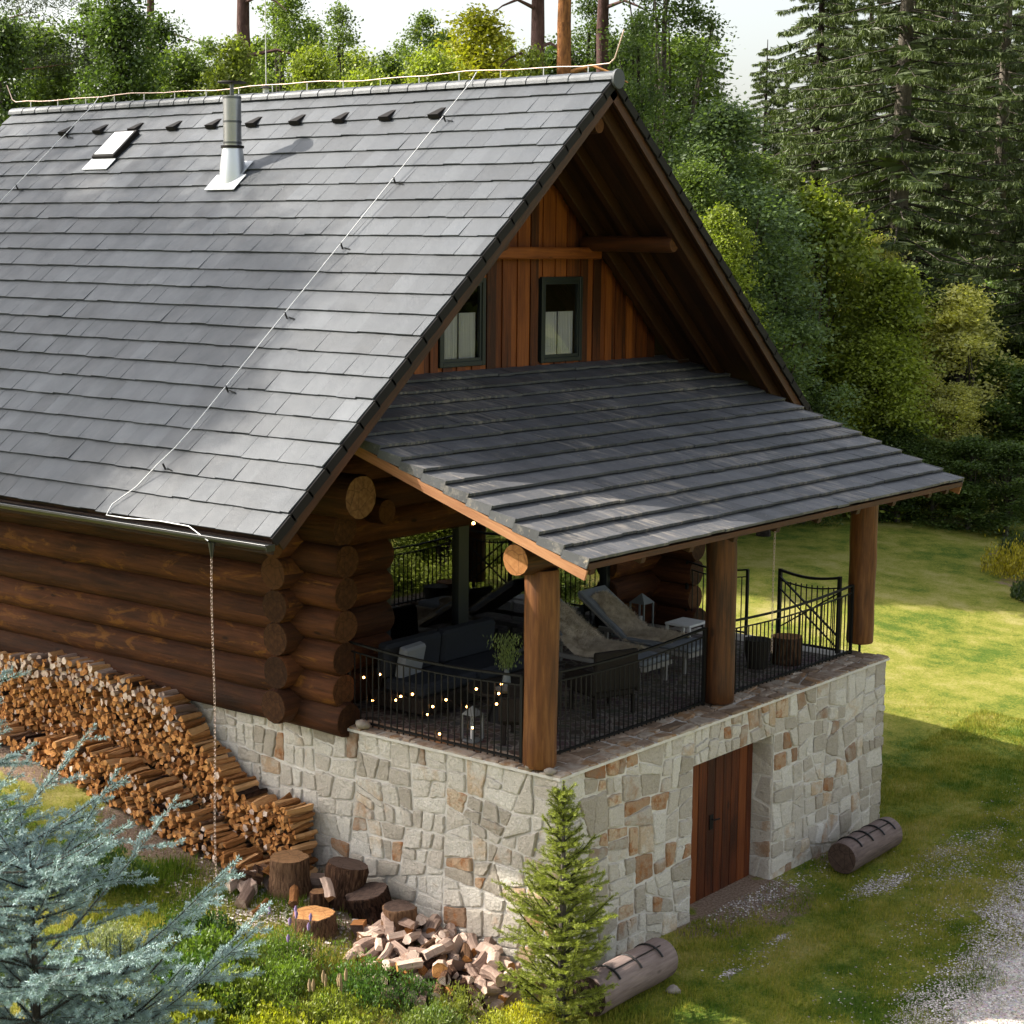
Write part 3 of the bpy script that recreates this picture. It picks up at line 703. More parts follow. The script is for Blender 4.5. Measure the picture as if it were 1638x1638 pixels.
    # small roof window
    mb = MB(); c = onroof(3.12, 11.33); mb.obox(c+NL*.05, S*.66, A*.54, NL*.1, 'verge_metal', .5, bev=.01); mb.obox(c-S*.46+NL*.045, S*.26, A*.6, NL*.012, 'flashing', .5)
    mb.obox(c+NL*.104, S*.56, A*.46, NL*.008, 'sky_white_pane', .5)
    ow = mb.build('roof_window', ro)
    # chimney
    cx, cy, cz = 2.5, 7.99, 6.88
    mb = MB(); mb.obox(onroof(2.38, cy, .045), S*.34, A*.62, NL*.012, 'flashing', .5); mb.obox(onroof(2.6, cy, .04), S*.4, A*.4, NL*.01, 'flashing', .5)
    mb.tube([(cx, cy, cz-.1), (cx, cy, cz+.14), (cx, cy, cz+.46)], [.2, .19, .145], 'steel_bright', 20)
    mb.tube([(cx, cy, cz+.44), (cx, cy, cz+.475)], [.17, .17], 'verge_metal', 20, cap='verge_metal')
    mb.tube([(cx, cy, cz+.47), (cx, cy, cz+1.18)], [.132, .132], 'steel', 24, cap='verge_metal')
    for zz in (.5, .8, 1.14): mb.tube([(cx, cy, cz+zz), (cx, cy, cz+zz+.03)], [.137, .137], 'dark_steel', 24)
    mb.tube([(cx, cy, cz+1.17), (cx, cy, cz+1.38)], [.03, .03], 'dark_steel', 10)
    mb.tube([(cx, cy, cz+1.365), (cx, cy, cz+1.385)], [.21, .2], 'verge_metal', 24, cap='verge_metal'); mb.build('chimney', ro)
    # ridge air vent and rod
    mb = MB(); yv = 8.84; mb.tube([(XR, yv, ZR+.03), (XR, yv, ZR+.14)], [.05, .05], 'flashing', 10); mb.tube([(XR, yv, ZR+.13), (XR, yv, ZR+.18)], [.11, .02], 'verge_metal', 14, cap='verge_metal')
    mb.tube([(XR, yv, ZR+.15), (XR, yv, ZR+1.9)], .008, 'alu_wire', 5); mb.build('ridge_rod', ro)
    # lightning conductor
    mb = MB(); zz = ZR+.17
    pts = [(XR, 15.36, zz+.3), (XR, 15.22, zz+.05), (XR, 15.12, zz)]+[(XR+.01*math.sin(y*2.1), y, zz+.014*math.sin(y*1.7)+.01*math.sin(y*4.3)) for y in np.arange(14.8, 2.5, -.4)]+[(XR, 2.35, zz), (XR, 2.27, zz+.06), (XR, 2.13, zz+.42)]
    mb.tube(pts, .009, 'copper_wire', 6)
    for y in np.arange(2.7, 15, .75): mb.tube([(XR, y, ZR+.06), (XR, y, zz)], .008, 'alu_wire', 5)
    for (yy, yend) in ((4.63, 5.05), (12.85, 12.85)):
        ln = []; nn = 26
        for i in range(nn+1):
            x = XR-.05-(XR-XE-.12)*i/nn; ln.append(onroof(x, yy+(yend-yy)*max(0, (i-22)/4.)**2*.9, .10 if i < nn-1 else .05))
        if yy < 5:
            gz = ZE-.02; ln += [(XE-.06, 5.0, gz), (XE-.1, 4.6, gz+.01), (XE-.11, 4.0, gz+.04), (XE-.1, 3.5, gz+.03), (XE-.11, 3.17, gz-.1)]
        mb.tube([(XR, yy, zz)]+ln, .007, 'alu_wire', 6)
        for i in range(7):
            x = 3.36-i*1.013; c = onroof(x, yy)
            if x < XE: break
            mb.bar(c+NL*.02-S*.02, c+NL*.11+S*.0, .02, .014, 'black_metal'); mb.bar(c+NL*.03-A*-.02, c+NL*.03+A*.14-S*.03, .02, .01, 'black_metal')
    mb.build('lightning_conductor', ro)
    # gable wall
    g = MB(); gy = 4.18
    def top(x): return ZE+K*((x if x <= XR else 2*XR-x)-XE)-.3
    x = .2; i = 0
    wins = ((2.69, 3.62, 4.33, 5.5), (4.93, 5.88, 4.30, 5.5))
    while x < 7.8:
        wd = random.choice((.13, .15, .17)); x1 = x+wd; over = i % 2; yy = gy-(.022 if over else 0); i += 1
        segs = [(4.15, None)]
        for (wx0, wx1, wz0, wz1) in wins:
            if x1 > wx0 and x < wx1: segs = [(4.15, wz0), (wz1, None)]
        for (z0, z1) in segs:
            ta, tb = top(x), top(x1)
            if z1 is not None: ta, tb = min(ta, z1), min(tb, z1)
            if ta <= z0+.02 and tb <= z0+.02: continue
            ta, tb = max(ta, z0), max(tb, z0); e = .012 if over else -.002
            vs = [(x-e, yy, z0), (x1+e, yy, z0), (x1+e, yy, tb), (x-e, yy, ta), (x-e, 4.25, z0), (x1+e, 4.25, z0), (x1+e, 4.25, tb), (x-e, 4.25, ta)]
            g.add(vs, [(0, 1, 2, 3), (7, 6, 5, 4), (0, 4, 5, 1), (1, 5, 6, 2), (2, 6, 7, 3), (3, 7, 4, 0)], 'board_wood', random.random())
        x = x1
    g.box(.3, 7.7, 4.13, 4.155, 4.16, 4.24, 'board_wood', .6)
    gw = part(g, 'gable_wall')
    t = MB(); t.bar((1.85, 4.05, 5.86), (6.15, 4.05, 5.86), .16, .17, 'board_wood', tone=.75, bev=.02); t.build('tie_beam', gw)
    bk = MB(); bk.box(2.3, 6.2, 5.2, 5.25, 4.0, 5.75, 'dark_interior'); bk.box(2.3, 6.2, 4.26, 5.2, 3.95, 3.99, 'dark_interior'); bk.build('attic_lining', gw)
    for (x0, x1, z0, z1) in wins:
        f = MB(); b = .05
        f.box(x0-.02, x0+b, 4.13, 4.22, z0-.02, z1+.02, 'frame_grey', .5, .006); f.box(x1-b, x1+.02, 4.13, 4.22, z0-.02, z1+.02, 'frame_grey', .5, .006)
        f.box(x0+b, x1-b, 4.132, 4.22, z1-b, z1+.02, 'frame_grey', .5, .006); f.box(x0+b, x1-b, 4.132, 4.22, z0-.02, z0+b, 'frame_grey', .5, .006)
        c = .09; f.box(x0+b, x0+c, 4.15, 4.2, z0+b, z1-b, 'frame_grey', .4); f.box(x1-c, x1-b, 4.15, 4.2, z0+b, z1-b, 'frame_grey', .4); f.box(x0+c, x1-c, 4.152, 4.2, z1-c, z1-b, 'frame_grey', .4); f.box(x0+c, x1-c, 4.152, 4.2, z0+b, z0+c, 'frame_grey', .4)
        fo = part(f, 'window'); p = MB(); p.add([(x0+c, 4.18, z0+c), (x1-c, 4.18, z0+c), (x1-c, 4.18, z1-c), (x0+c, 4.18, z1-c)], [(0, 1, 2, 3)], 'attic_glass', .5); p.build('pane', fo)
        cu = MB(); n = 60; vs = []; xm = (x0+x1)/2
        for (a, b2) in ((x0+c+.01, xm-.02), (xm+.03, x1-c-.01)):
            vs = []; fs = []
            for j in range(n+1):
                xx = a+(b2-a)*j/n; yy = 4.235+.014*math.sin(j*.9)+.006*math.sin(j*2.3)
                vs += [(xx, yy, z0+c-.02), (xx, yy, z0+c+.62)]
            for j in range(n): fs.append((2*j, 2*j+2, 2*j+3, 2*j+1))
            cu.add(vs, fs, 'net_curtain', .5, smooth=True)
        cu.build('curtain', fo)
make_roof()
# porch roof
PY0, PZ0, PY1, PZ1, PX0, PX1 = -.774, 2.641, 4.24, 4.261, -.588, 8.576
KP = (PZ1-PZ0)/(PY1-PY0); NP = Vector((0, -KP, 1)).normalized(); SP = Vector((0, 1, KP)).normalized(); PD = math.hypot(PY1-PY0, PZ1-PZ0)
def pz(y, h=0): return PZ0+KP*(y-PY0)+h
def make_porch():
    deck = MB(); x = PX0+.02
    while x < PX1-.02:
        wd = min(.15, PX1-.02-x); xm = x+wd/2
        xr_ = xm if xm < XR else 2*XR-xm; ymax = min(4.15, max(0, (ZE+K*(xr_-XE)-.22-PZ0)/KP+PY0))
        a = Vector((xm, PY0+.02, pz(PY0+.02))); b = Vector((xm, ymax, pz(ymax)))
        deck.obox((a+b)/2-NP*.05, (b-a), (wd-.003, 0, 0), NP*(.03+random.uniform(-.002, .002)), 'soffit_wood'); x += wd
    po = part(deck, 'porch_roof')
    def drop(p):
        xr_ = p.x if p.x < XR else 2*XR-p.x
        return p.z > ZE+K*(xr_-XE)-.12
    mb = MB(); tiles(mb, (PX0, PY0, PZ0), (1, 0, 0), (0, PY1-PY0, PZ1-PZ0), PX1-PX0, PD, .352, .3, 'slate_porch', lip=.062, thick=.034, drop=drop)
    # folded verge tiles on both sides
    rows = int(round(PD/.352)); rl = PD/rows
    for (xv, sg) in ((PX0, -1), (PX1, 1)):
        for r in range(rows):
            p = Vector((xv, PY0, PZ0))+SP*(r*rl-.012); q = p+SP*(rl+.004)
            if drop(q+NP*.0) : continue
            mb.add([p+NP*.066, q+NP*.012, q-NP*.085, p-NP*.06, p+NP*.066+Vector((sg*.022, 0, 0)), q+NP*.012+Vector((sg*.022, 0, 0)), q-NP*.085+Vector((sg*.022, 0, 0)), p-NP*.06+Vector((sg*.022, 0, 0))],
                   [(0, 1, 2, 3), (7, 6, 5, 4), (0, 4, 5, 1), (1, 5, 6, 2), (2, 6, 7, 3), (3, 7, 4, 0)], 'slate_porch', random.random())
    mb.build('porch_tiles', po)
    fl = MB(); fl.box(PX0, PX1, PY0-.012, PY0+.012, PZ0-.07, PZ0-.005, 'rafter_wood', .8); fl.build('eave_board', po)
    for xv in (PX0+.0, PX1-.0):
        b = MB(); e = 3.3 if xv < 0 else 3.3; a_ = Vector((xv, PY0-.02, pz(PY0-.02)))-NP*.135; b_ = Vector((xv, e, pz(e)))-NP*.135
        b.bar(a_, b_, .03, .115, 'barge_wood', up=NP, tone=.7); b.build('barge_board', po)
    for x in (-.35, .61, 1.6, 2.56, 3.56, 4.6, 5.65, 6.68, 7.79, 8.35):
        b = MB(); a_ = Vector((x, PY0+.06, pz(PY0+.06)))-NP*.135; b_ = Vector((x, 4.05, pz(4.05)))-NP*.135
        b.bar(a_, b_, .1, .135, 'rafter_wood', up=NP, tone=.35+.2*random.random(), bev=.008); b.build('rafter', po)
    b = MB(); log(b, (-.32, .42, 2.5), (8.45, .42, 2.5), .19, 'post_wood', 'fresh_end', wob=.05); b.build('beam', po)
make_porch()
for (x, y, z0) in ((.12, .38, .045), (4.0, .42, .05), (8.03, .48, .16)):
    mb = MB(); log(mb, (x, y, z0), (x, y, 2.36), .2, 'post_wood', 'dark_end', n=20, wob=.09, seg=.3, bow=.02)
    mb.tube([(x, y, -.02), (x, y, z0+.02)], .02, 'black_metal', 8); part(mb, 'post')
# railings
def railing(a, b, n, top=1.06, dip=.06, z0=.07):
    a = Vector(a); b = Vector(b); mb = MB(); L = (b-a).length; d = (b-a)/L
    def rail(off, hgt, w_, h_, sag):
        pts = [a+d*L*t+Vector((0, 0, hgt-sag*math.sin(math.pi*t))) for t in np.linspace(0, 1, 15)]
        for i in range(14): mb.bar(pts[i]-d*.004, pts[i+1]+d*.004, w_, h_, 'black_metal')
    rail(0, top, .045, .022, dip); rail(0, top-.11, .022, .016, dip); rail(0, z0, .04, .022, 0)
    for i in range(n+1):
        t = i/n; p = a+d*L*t; zt = top-.11-dip*math.sin(math.pi*t); w_ = .04 if i in (0, n) else .013
        if i in (0, n): zt = top+.0
        mb.bar(p+Vector((0, 0, .03)), p+Vector((0, 0, zt)), w_, w_, 'black_metal')
    part(mb, 'railing')
railing((.36, .5, 0), (3.76, .5, 0), 34); railing((4.24, .5, 0), (7.78, .5, 0), 34)
railing((.13, .66, 0), (.13, 3.42, 0), 27); railing((7.87, 2.35, 0), (7.87, 3.45, 0), 11)
def make_gate():
    mb = MB(); X_ = 7.6; y0, y1 = .62, 1.62; z0, z1 = .1, 1.2
    for y in (y0, y1): mb.bar((X_, y, z0-.05), (X_, y, z1), .05, .05, 'black_metal')
    for i in range(10):
        t0, t1 = i/10, (i+1)/10; f = lambda t: .06*math.sin(math.pi*t)
        for (h, w_) in ((z1-.02, .045), (z1-.17, .025)): mb.bar((X_, y0+t0*(y1-y0), h-f(t0)), (X_, y0+t1*(y1-y0), h-f(t1)), w_, w_*.8, 'black_metal')
    mb.bar((X_, y0, z0), (X_, y1, z0), .04, .03, 'black_metal')
    for i in range(1, 11): y = y0+i*(y1-y0)/11; mb.bar((X_, y, z0), (X_, y, z1-.18), .014, .014, 'black_metal')
    mb.bar((X_-.03, y1, z1-.1), (X_-.03, y0, .32), .035, .02, 'black_metal'); mb.bar((X_-.03, y1, z1-.28), (X_-.03, y0, .14), .02, .02, 'black_metal'); mb.bar((X_-.032, y0, z1-.25), (X_-.032, y1, .3), .02, .02, 'black_metal')
    part(mb, 'gate')
make_gate()
# cellar door
def make_door():
    mb = MB(); x = 2.86
    while x < 4.8:
        wd = min(.2, 4.8-x); mb.box(x, x+wd-.014, .33, .37, -2.6, -.5, 'door_wood', None, .006)
        x += wd
    for z in (-2.2, -.9): mb.box(2.86, 4.8, .37, .4, z, z+.12, 'door_wood')
    d = part(mb, 'cellar_door')
    for x in np.arange(3.06, 4.8, .2):
        pass
    h = MB(); h.box(3.72, 3.80, .315, .329, -1.62, -1.42, 'black_metal', .5, .004); h.tube([(3.76, .32, -1.48), (3.76, .27, -1.48), (3.88, .265, -1.49)], .011, 'black_metal', 8)
    h.build('handle', d)
make_door()
# terrace glass doors
def make_glazing():
    X = [1.62, 3.2, 4.9, 6.7]; z0, z1 = 0.0, 2.28; y = 4.2
    f = MB(); b = .07
    f.box(X[0]-.03, X[0]+b, y-.07, y+.07, z0, z1, 'frame_grey', .5, .006); f.box(X[-1]-b, X[-1]+.03, y-.07, y+.07, z0, z1, 'frame_grey', .5, .006)
    f.box(X[0]+b, X[-1]-b, y-.068, y+.07, z1-b, z1, 'frame_grey', .5, .006); f.box(X[0]+b, X[-1]-b, y-.068, y+.07, z0, z0+b, 'frame_grey', .5, .006)
    for x in X[1:-1]: f.box(x-.11, x+.11, y-.066, y+.06, z0+b, z1-b, 'frame_grey', .4, .006)
    fo = part(f, 'terrace_door')
    for i in range(3):
        x0 = X[i]+(b if i == 0 else .11); x1 = X[i+1]-(b if i == 2 else .11)
        if i == 1:
            p = MB(); p.add([(x0, y+.02, z0+b), (x1, y+.02, z0+b), (x1, y+.02, z1-b), (x0, y+.02, z1-b)], [(0, 1, 2, 3)], 'glass', .5); p.build('pane', fo); continue
        p = MB(); p.add([(x0, y, z0+b), (x1, y, z0+b), (x1, y, z1-b), (x0, y, z1-b)], [(0, 1, 2, 3)], 'glass', .5); p.build('pane', fo)
make_glazing()

# ------------------------------------------------------------------ rain chains
def chain(name, x, y, z0, z1, label, funnel=True):
    t = thing(name, label, 'rain chain', (x, y, z1)); mb = MB(); z = z0
    if funnel:
        f = MB(); f.tube([(x, y, z0+.16), (x, y, z0+.02), (x, y, z0-.02)], [.045, .02, .012], 'gutter_metal', 10); f.build('funnel', t)
    i = 0
    while z > z1:
        sw = .012*math.sin(z*2.3)
        c = Vector((x+sw, y, z)); a = Vector((1, 0, 0)) if i % 2 else Vector((0, 1, 0)); L = .035; w_ = .011
        pts = [c+a*w_, c+a*w_-Vector((0, 0, L)), c-a*w_-Vector((0, 0, L)), c-a*w_, c+a*w_]
        mb.tube(pts, .0035, 'copper_wire', 4); z -= .034; i += 1
    mb.build('chain_links', t)
chain('rain_chain', XE-.06, 3.17, ZE-.3, -2.15, 'long thin rain chain hanging from the left gutter past the woodpile')
chain('rain_chain', 3.33, PY0+.02, PZ0-.12, 1.0, 'short dark chain hanging from the porch eave in front of the lawn', False)

# ------------------------------------------------------------------ string lights
t = thing('fairy_lights', 'string of small warm glowing bulbs wound through the left terrace railing', 'string lights', (.2, 2, 0))
BL = [(3.7, .85), (3.51, .71), (3.56, .56), (3.2, .63), (2.93, .71), (3.05, .36), (2.66, .43), (2.58, .49), (2.39, .55), (2.06, .45), (1.85, .57), (2.14, .34), (1.95, .13), (1.52, .54), (1.43, .3), (1.38, .78), (1.0, .9), (1.04, .78), (1.07, .65)]
BL = [(min(y, 3.45), z) for y, z in BL]
mb = MB()
srt = sorted(BL, key=lambda q: -q[0])
for i in range(len(srt)-1):
    a = Vector((.22, srt[i][0], srt[i][1])); b = Vector((.22, srt[i+1][0], srt[i+1][1])); m_ = (a+b)/2-Vector((0, 0, .06))
    mb.tube([a, m_, b], .003, 'black_metal', 4)
mb.build('light_wire', t)
def ico(mb, c, r, m, tone=.5, n=8):
    c = Vector(c); vs = [c+Vector((0, 0, r))]; k = 4
    for i in range(1, k):
        a = math.pi*i/k
        for j in range(n): b = 2*math.pi*j/n; vs.append(c+Vector((math.sin(a)*math.cos(b), math.sin(a)*math.sin(b), math.cos(a)))*r)
    vs.append(c-Vector((0, 0, r))); fs = []
    for j in range(n):
        j2 = (j+1) % n; fs.append((0, 1+j, 1+j2)); fs.append((len(vs)-1, 1+(k-2)*n+j2, 1+(k-2)*n+j))
        for i in range(k-2): a = 1+i*n; fs.append((a+j, a+n+j, a+n+j2, a+j2))
    mb.add(vs, fs, m, tone, smooth=True)
for (y, z) in BL:
    mb = MB(); ico(mb, (.17, y, z), .0145, 'bulb_light'); mb.build('bulb', t)
t = thing('fairy_lights', 'two warm glowing bulbs hanging under the porch roof by the dark door', 'string lights', (1.1, 2, 2.6))
mb = MB(); mb.tube([(.9, 2.05, 2.75), (.84, 2.0, 2.62), (1.0, 2.0, 2.58), (1.05, 2.0, 2.62), (1.2, 2.05, 2.8)], .004, 'black_metal', 4); mb.build('light_wire', t)
for p in ((.84, 2.0, 2.62), (1.03, 2.0, 2.61), (1.17, 2.0, 2.56)): mb = MB(); ico(mb, p, .02, 'bulb_light'); mb.build('bulb', t)

# ------------------------------------------------------------------ terrace furniture
def soft(mb, x0, x1, y0, y1, z0, z1, m, r=.05):
    mb.box(x0, x1, y0, y1, z0, z1, m, .5, r)
def lounger(x0, label, flw):
    x1 = x0+.72; yf, yh, zt = 1.62, 2.75, .36; t = thing('sun_lounger', label, 'sun lounger', (x0+.36, 2.6, 0), 'loungers side by side on the terrace')
    f = MB(); f.box(x0, x0+.05, yf, 3.7, .24, .31, 'lounger_plank', .5, .01); f.box(x1-.05, x1, yf, 3.7, .24, .31, 'lounger_plank', .5, .01); f.box(x0+.05, x1-.05, yf, yf+.05, .24, .31, 'lounger_plank', .5)
    for i in range(9): f.box(x0+.05, x1-.05, yf+.09+i*.12, yf+.17+i*.12, .285, .305, 'lounger_plank')
    f.build('frame', t)
    for (a, b) in ((x0+.03, yf+.1), (x1-.03, yf+.1), (x0+.03, 3.55), (x1-.03, 3.55)):
        l = MB(); l.box(a-.025, a+.025, b-.025, b+.025, 0, .24, 'lounger_plank', .4); l.build('leg', t)
    c = MB(); c.box(x0+.04, x1-.04, yf+.02, yh, .31, .385, 'grey_fabric', .5, .02); c.build('seat_cushion', t)
    b = MB(); a_ = Vector((x0+.36, yh, .36)); e_ = Vector((x0+.36, 3.62, .93)); b.bar(a_, e_, .66, .075, 'grey_fabric', bev=.02); b.bar(a_-Vector((0, 0, .055)), e_-Vector((0, .02, .055)), .68, .02, 'lounger_plank'); b.build('backrest', t)
    # sheepskin lying on the lounger
    vs = []; fs = []; nu, nv = 16, 60; flx = flw
    for j in range(nv+1):
        s = j/nv; y = 2.0+s*1.45
        z = .40 if y < yh-.15 else (.40+(max(0, y-yh)*.655) if y > yh else .40)
        wd = (.24+.1*math.sin(s*math.pi)+.05*mnoise.noise(Vector((s*6, x0, 0))))*flx
        for i in range(nu+1):
            u = -1+2*i/nu; k_ = .035+.03*mnoise.noise(Vector((u*3, s*9, x0)))
            drp = max(0, abs(u)-.86)*.5
            vs.append((x0+.36+u*wd+.02*mnoise.noise(Vector((s*14, u*3, 2))), y, z+k_*(1-abs(u)**6)-drp))
    for j in range(nv):
        for i in range(nu): a = j*(nu+1)+i; fs.append((a, a+1, a+nu+2, a+nu+1))
    fur = mesh_obj('sheepskin', np.array(vs), np.array(fs), [M['fleece']], smooth=np.ones(len(fs)))
    # fur strands
    return fur
f1 = lounger(4.0, 'grey cushioned sun lounger nearer the middle of the terrace, sheepskin over its back', 1.15)
tag(f1, 'brown-tinged sheepskin covering the lounger nearer the corner post', 'sheepskin', 'sheepskins on the loungers')
f2 = lounger(5.15, 'grey cushioned sun lounger beside the log wall with its headrest bare', .95)
tag(f2, 'pale cream sheepskin laid on the lounger beside the log wall', 'sheepskin', 'sheepskins on the loungers')
def fuzz(o, n=9000):
    me = o.data; nv = len(me.vertices); a = np.empty(nv*3, dtype=np.float32); me.vertices.foreach_get('co', a); a = a.reshape(-1, 3); no = np.empty(nv*3, dtype=np.float32); me.vertices.foreach_get('normal', no); no = no.reshape(-1, 3)
    i = RNG.integers(0, nv, n); p = a[i]+RNG.normal(0, .012, (n, 3))*[1, 1, .3]; d = no[i]*.03+RNG.normal(0, .014, (n, 3)); s = np.cross(d, RNG.normal(0, 1, (n, 3))); s /= np.linalg.norm(s, axis=1)[:, None]+1e-9
    v = np.stack([p-s*.003, p+s*.003, p+d], 1).reshape(-1, 3); f = np.arange(3*n).reshape(-1, 3)
    h = mesh_obj('wool', v, f, [M['fleece']], tone=RNG.random(3*n), parent=o, org=Vector((0, 0, 0))); return h
fuzz(f1); fuzz(f2)
# sofa, armchairs
t = thing('outdoor_sofa', 'long dark grey outdoor sofa against the glass behind the railing', 'sofa', (1.8, 3.4, 0))
m = MB(); soft(m, .75, 3.1, 2.75, 3.6, .1, .3, 'dark_rattan', .02); m.build('frame', t)
m = MB(); soft(m, .8, 1.9, 2.78, 3.45, .3, .47, 'dark_fabric', .05); m.build('seat_cushion', t); m = MB(); soft(m, 1.92, 3.05, 2.78, 3.45, .3, .47, 'dark_fabric', .05); m.build('seat_cushion', t)
m = MB(); m.obox((1.35, 3.5, .68), (1.1, 0, 0), (0, .18, .03), (0, -.05, .45), 'dark_fabric', .5, bev=.05); m.build('back_cushion', t); m = MB(); m.obox((2.48, 3.5, .68), (1.1, 0, 0), (0, .18, .03), (0, -.05, .45), 'dark_fabric', .5, bev=.05); m.build('back_cushion', t)
m = MB(); m.obox((1.15, 3.3, .66), (.46, .05, 0), (-.02, .12, .04), (0, -.1, .42), 'grey_fabric', .4, bev=.045); settle(tag(m.build('cushion', None), 'grey square cushion standing on the left end of the sofa', 'cushion'))
def armchair(cx, cy, rot, label):
    t = thing('armchair', label, 'armchair', (cx, cy, 0), 'dark armchairs behind the front railing'); R = Matrix.Rotation(rot, 3, 'Z')
    def ob(name, c, s, m_, bev=.03):
        b = MB(); C_ = R @ Vector(c)+Vector((cx, cy, 0)); b.obox(C_, R @ Vector((s[0], 0, 0)), R @ Vector((0, s[1], 0)), R @ Vector((0, 0, s[2])), m_, .5, bev=bev); b.build(name, t)
    ob('seat', (0, 0, .3), (.62, .62, .1), 'dark_rattan'); ob('seat_cushion', (0, 0, .4), (.56, .58, .11), 'dark_fabric', .04); ob('backrest', (0, .3, .6), (.66, .08, .52), 'dark_rattan')
    for sx in (-1, 1): ob('armrest', (sx*.34, 0, .45), (.07, .66, .3), 'dark_rattan')
    for sx in (-1, 1):
        for sy in (-1, 1): ob('leg', (sx*.3, sy*.27, .125), (.05, .05, .25), 'dark_rattan', .008)
armchair(1.05, 1.25, .5+math.pi, 'dark woven armchair just behind the corner post, turned to the table'); armchair(2.75, 1.4, -.35+math.pi, 'dark armchair with cushion behind the front railing right of the corner post')
t = thing('coffee_table', 'low round dark coffee table in front of the sofa', 'table', (1.55, 2.1, 0))
m = MB(); m.tube([(1.55, 2.1, .4), (1.55, 2.1, .44)], [.45, .45], 'dark_rattan', 28, cap='dark_rattan'); m.build('table_top', t); m = MB(); m.tube([(1.55, 2.1, 0), (1.55, 2.1, .4)], [.2, .05], 'black_metal', 12); m.build('pedestal', t)
def leafcloud(name, P, size, mat, color, asp=.5, up=.3, parent=None, org=None, tone=None, dirs=None):
    n = len(P); size = np.broadcast_to(size, (n,)); d = RNG.normal(0, 1, (n, 3)) if dirs is None else dirs+RNG.normal(0, .25, (n, 3)); d /= np.linalg.norm(d, axis=1)[:, None]+1e-9
    nr = RNG.normal(0, 1, (n, 3)); nr[:, 2] = np.abs(nr[:, 2])+up*2; s = np.cross(d, nr); s /= np.linalg.norm(s, axis=1)[:, None]+1e-9
    a = P; L = d*size[:, None]; W = s*size[:, None]*asp*.5
    v = np.stack([a, a+L*.5+W, a+L, a+L*.5-W], 1).reshape(-1, 3); f = np.arange(4*n).reshape(-1, 4)
    if tone is None: tone = RNG.random(n)
    o = mesh_obj(name, v, f, [mat], tone=np.repeat(tone, 4), parent=parent, org=org if org is not None else Vector((0, 0, 0))); o.color = color; return o
# vase with sprigs
t = thing('vase', 'clear vase holding feathery green sprigs on the round coffee table', 'vase', (1.45, 1.95, .44))
m = MB(); m.tube([(1.45, 1.95, .44), (1.45, 1.95, .5), (1.45, 1.95, .6), (1.45, 1.95, .68), (1.45, 1.95, .71)], [.05, .06, .05, .028, .04], 'lantern_grey', 14, cap='lantern_grey'); m.build('vase_body', t)
P = np.array([(random.gauss(0, .05+.05*s_), random.gauss(0, .05+.05*s_), .25+s_*.42) for s_ in [random.random() for _ in range(900)]])
so = leafcloud('sprigs', P, .05, M['leaf'], (.16, .22, .1, 1), .25, 0, t, Vector((1.45, 1.95, .44)), dirs=np.tile([0, 0, .8], (900, 1)))
t = thing('bowl', 'shallow pale bowl on the coffee table beside the vase', 'bowl', (1.3, 1.85, .44)); m = MB(); m.tube([(1.3, 1.85, .442), (1.3, 1.85, .46), (1.3, 1.85, .5)], [.05, .1, .14], 'boulder', 18, cap='boulder'); m.build('bowl_body', t)
def lantern(x, y, s, label):
    t = thing('lantern', label, 'lantern', (x, y, 0), 'lanterns on the terrace'); h = .42*s; w_ = .11*s
    m = MB(); m.box(x-w_, x+w_, y-w_, y+w_, 0, .03, 'lantern_grey', .5); 
    for a in (-1, 1):
        for b in (-1, 1): m.box(x+a*w_-.012, x+a*w_+.012, y+b*w_-.012, y+b*w_+.012, .03, h, 'lantern_grey', .5)
    m.build('frame', t)
    m = MB(); c = Vector((x, y, h+.13*s)); q = w_*1.15; m.add([(x-q, y-q, h), (x+q, y-q, h), (x+q, y+q, h), (x-q, y+q, h), c], [(0, 1, 4), (1, 2, 4), (2, 3, 4), (3, 0, 4), (3, 2, 1, 0)], 'lantern_grey', .5); m.build('roof', t)
    m = MB(); m.tube([(x, y, .03), (x, y, .03+.2*s)], .035*s, 'white_paint', 12, cap='white_paint'); m.build('candle', t)
lantern(7.05, 3.75, 1.15, 'taller grey lantern by the log wall, nearest the right railing'); lantern(6.6, 3.85, .75, 'shorter grey lantern left of the taller one by the log wall'); lantern(.55, 1.75, .8, 'small glass lantern on the paving behind the left railing')
t = thing('side_table', 'low white side table beyond the second lounger', 'table', (6.75, 2.7, 0)); m = MB(); m.box(6.5, 7.0, 2.5, 2.95, .33, .37, 'white_paint', .5, .01); m.build('table_top', t)
for a in (6.53, 6.97):
    for b in (2.53, 2.92): m = MB(); m.box(a-.02, a+.02, b-.02, b+.02, 0, .33, 'white_paint', .5); m.build('leg', t)
t = thing('stump_table', 'wooden stump table with a dark pot beside the open railing gate', 'table', (6.75, 1.0, 0)); m = MB(); log(m, (6.75, .98, 0), (6.75, .98, .4), .24, 'stump_bark', 'fresh_end', n=20, wob=.1, seg=.2); m.build('stump', t)
m = MB(); m.tube([(6.2, 1.15, 0), (6.2, 1.15, .3), (6.2, 1.15, .42)], [.14, .19, .2], 'dark_rattan', 16, cap='dark_rattan'); settle(tag(m.build('plant_pot', None), 'dark round pot standing beside the stump table', 'pot'))
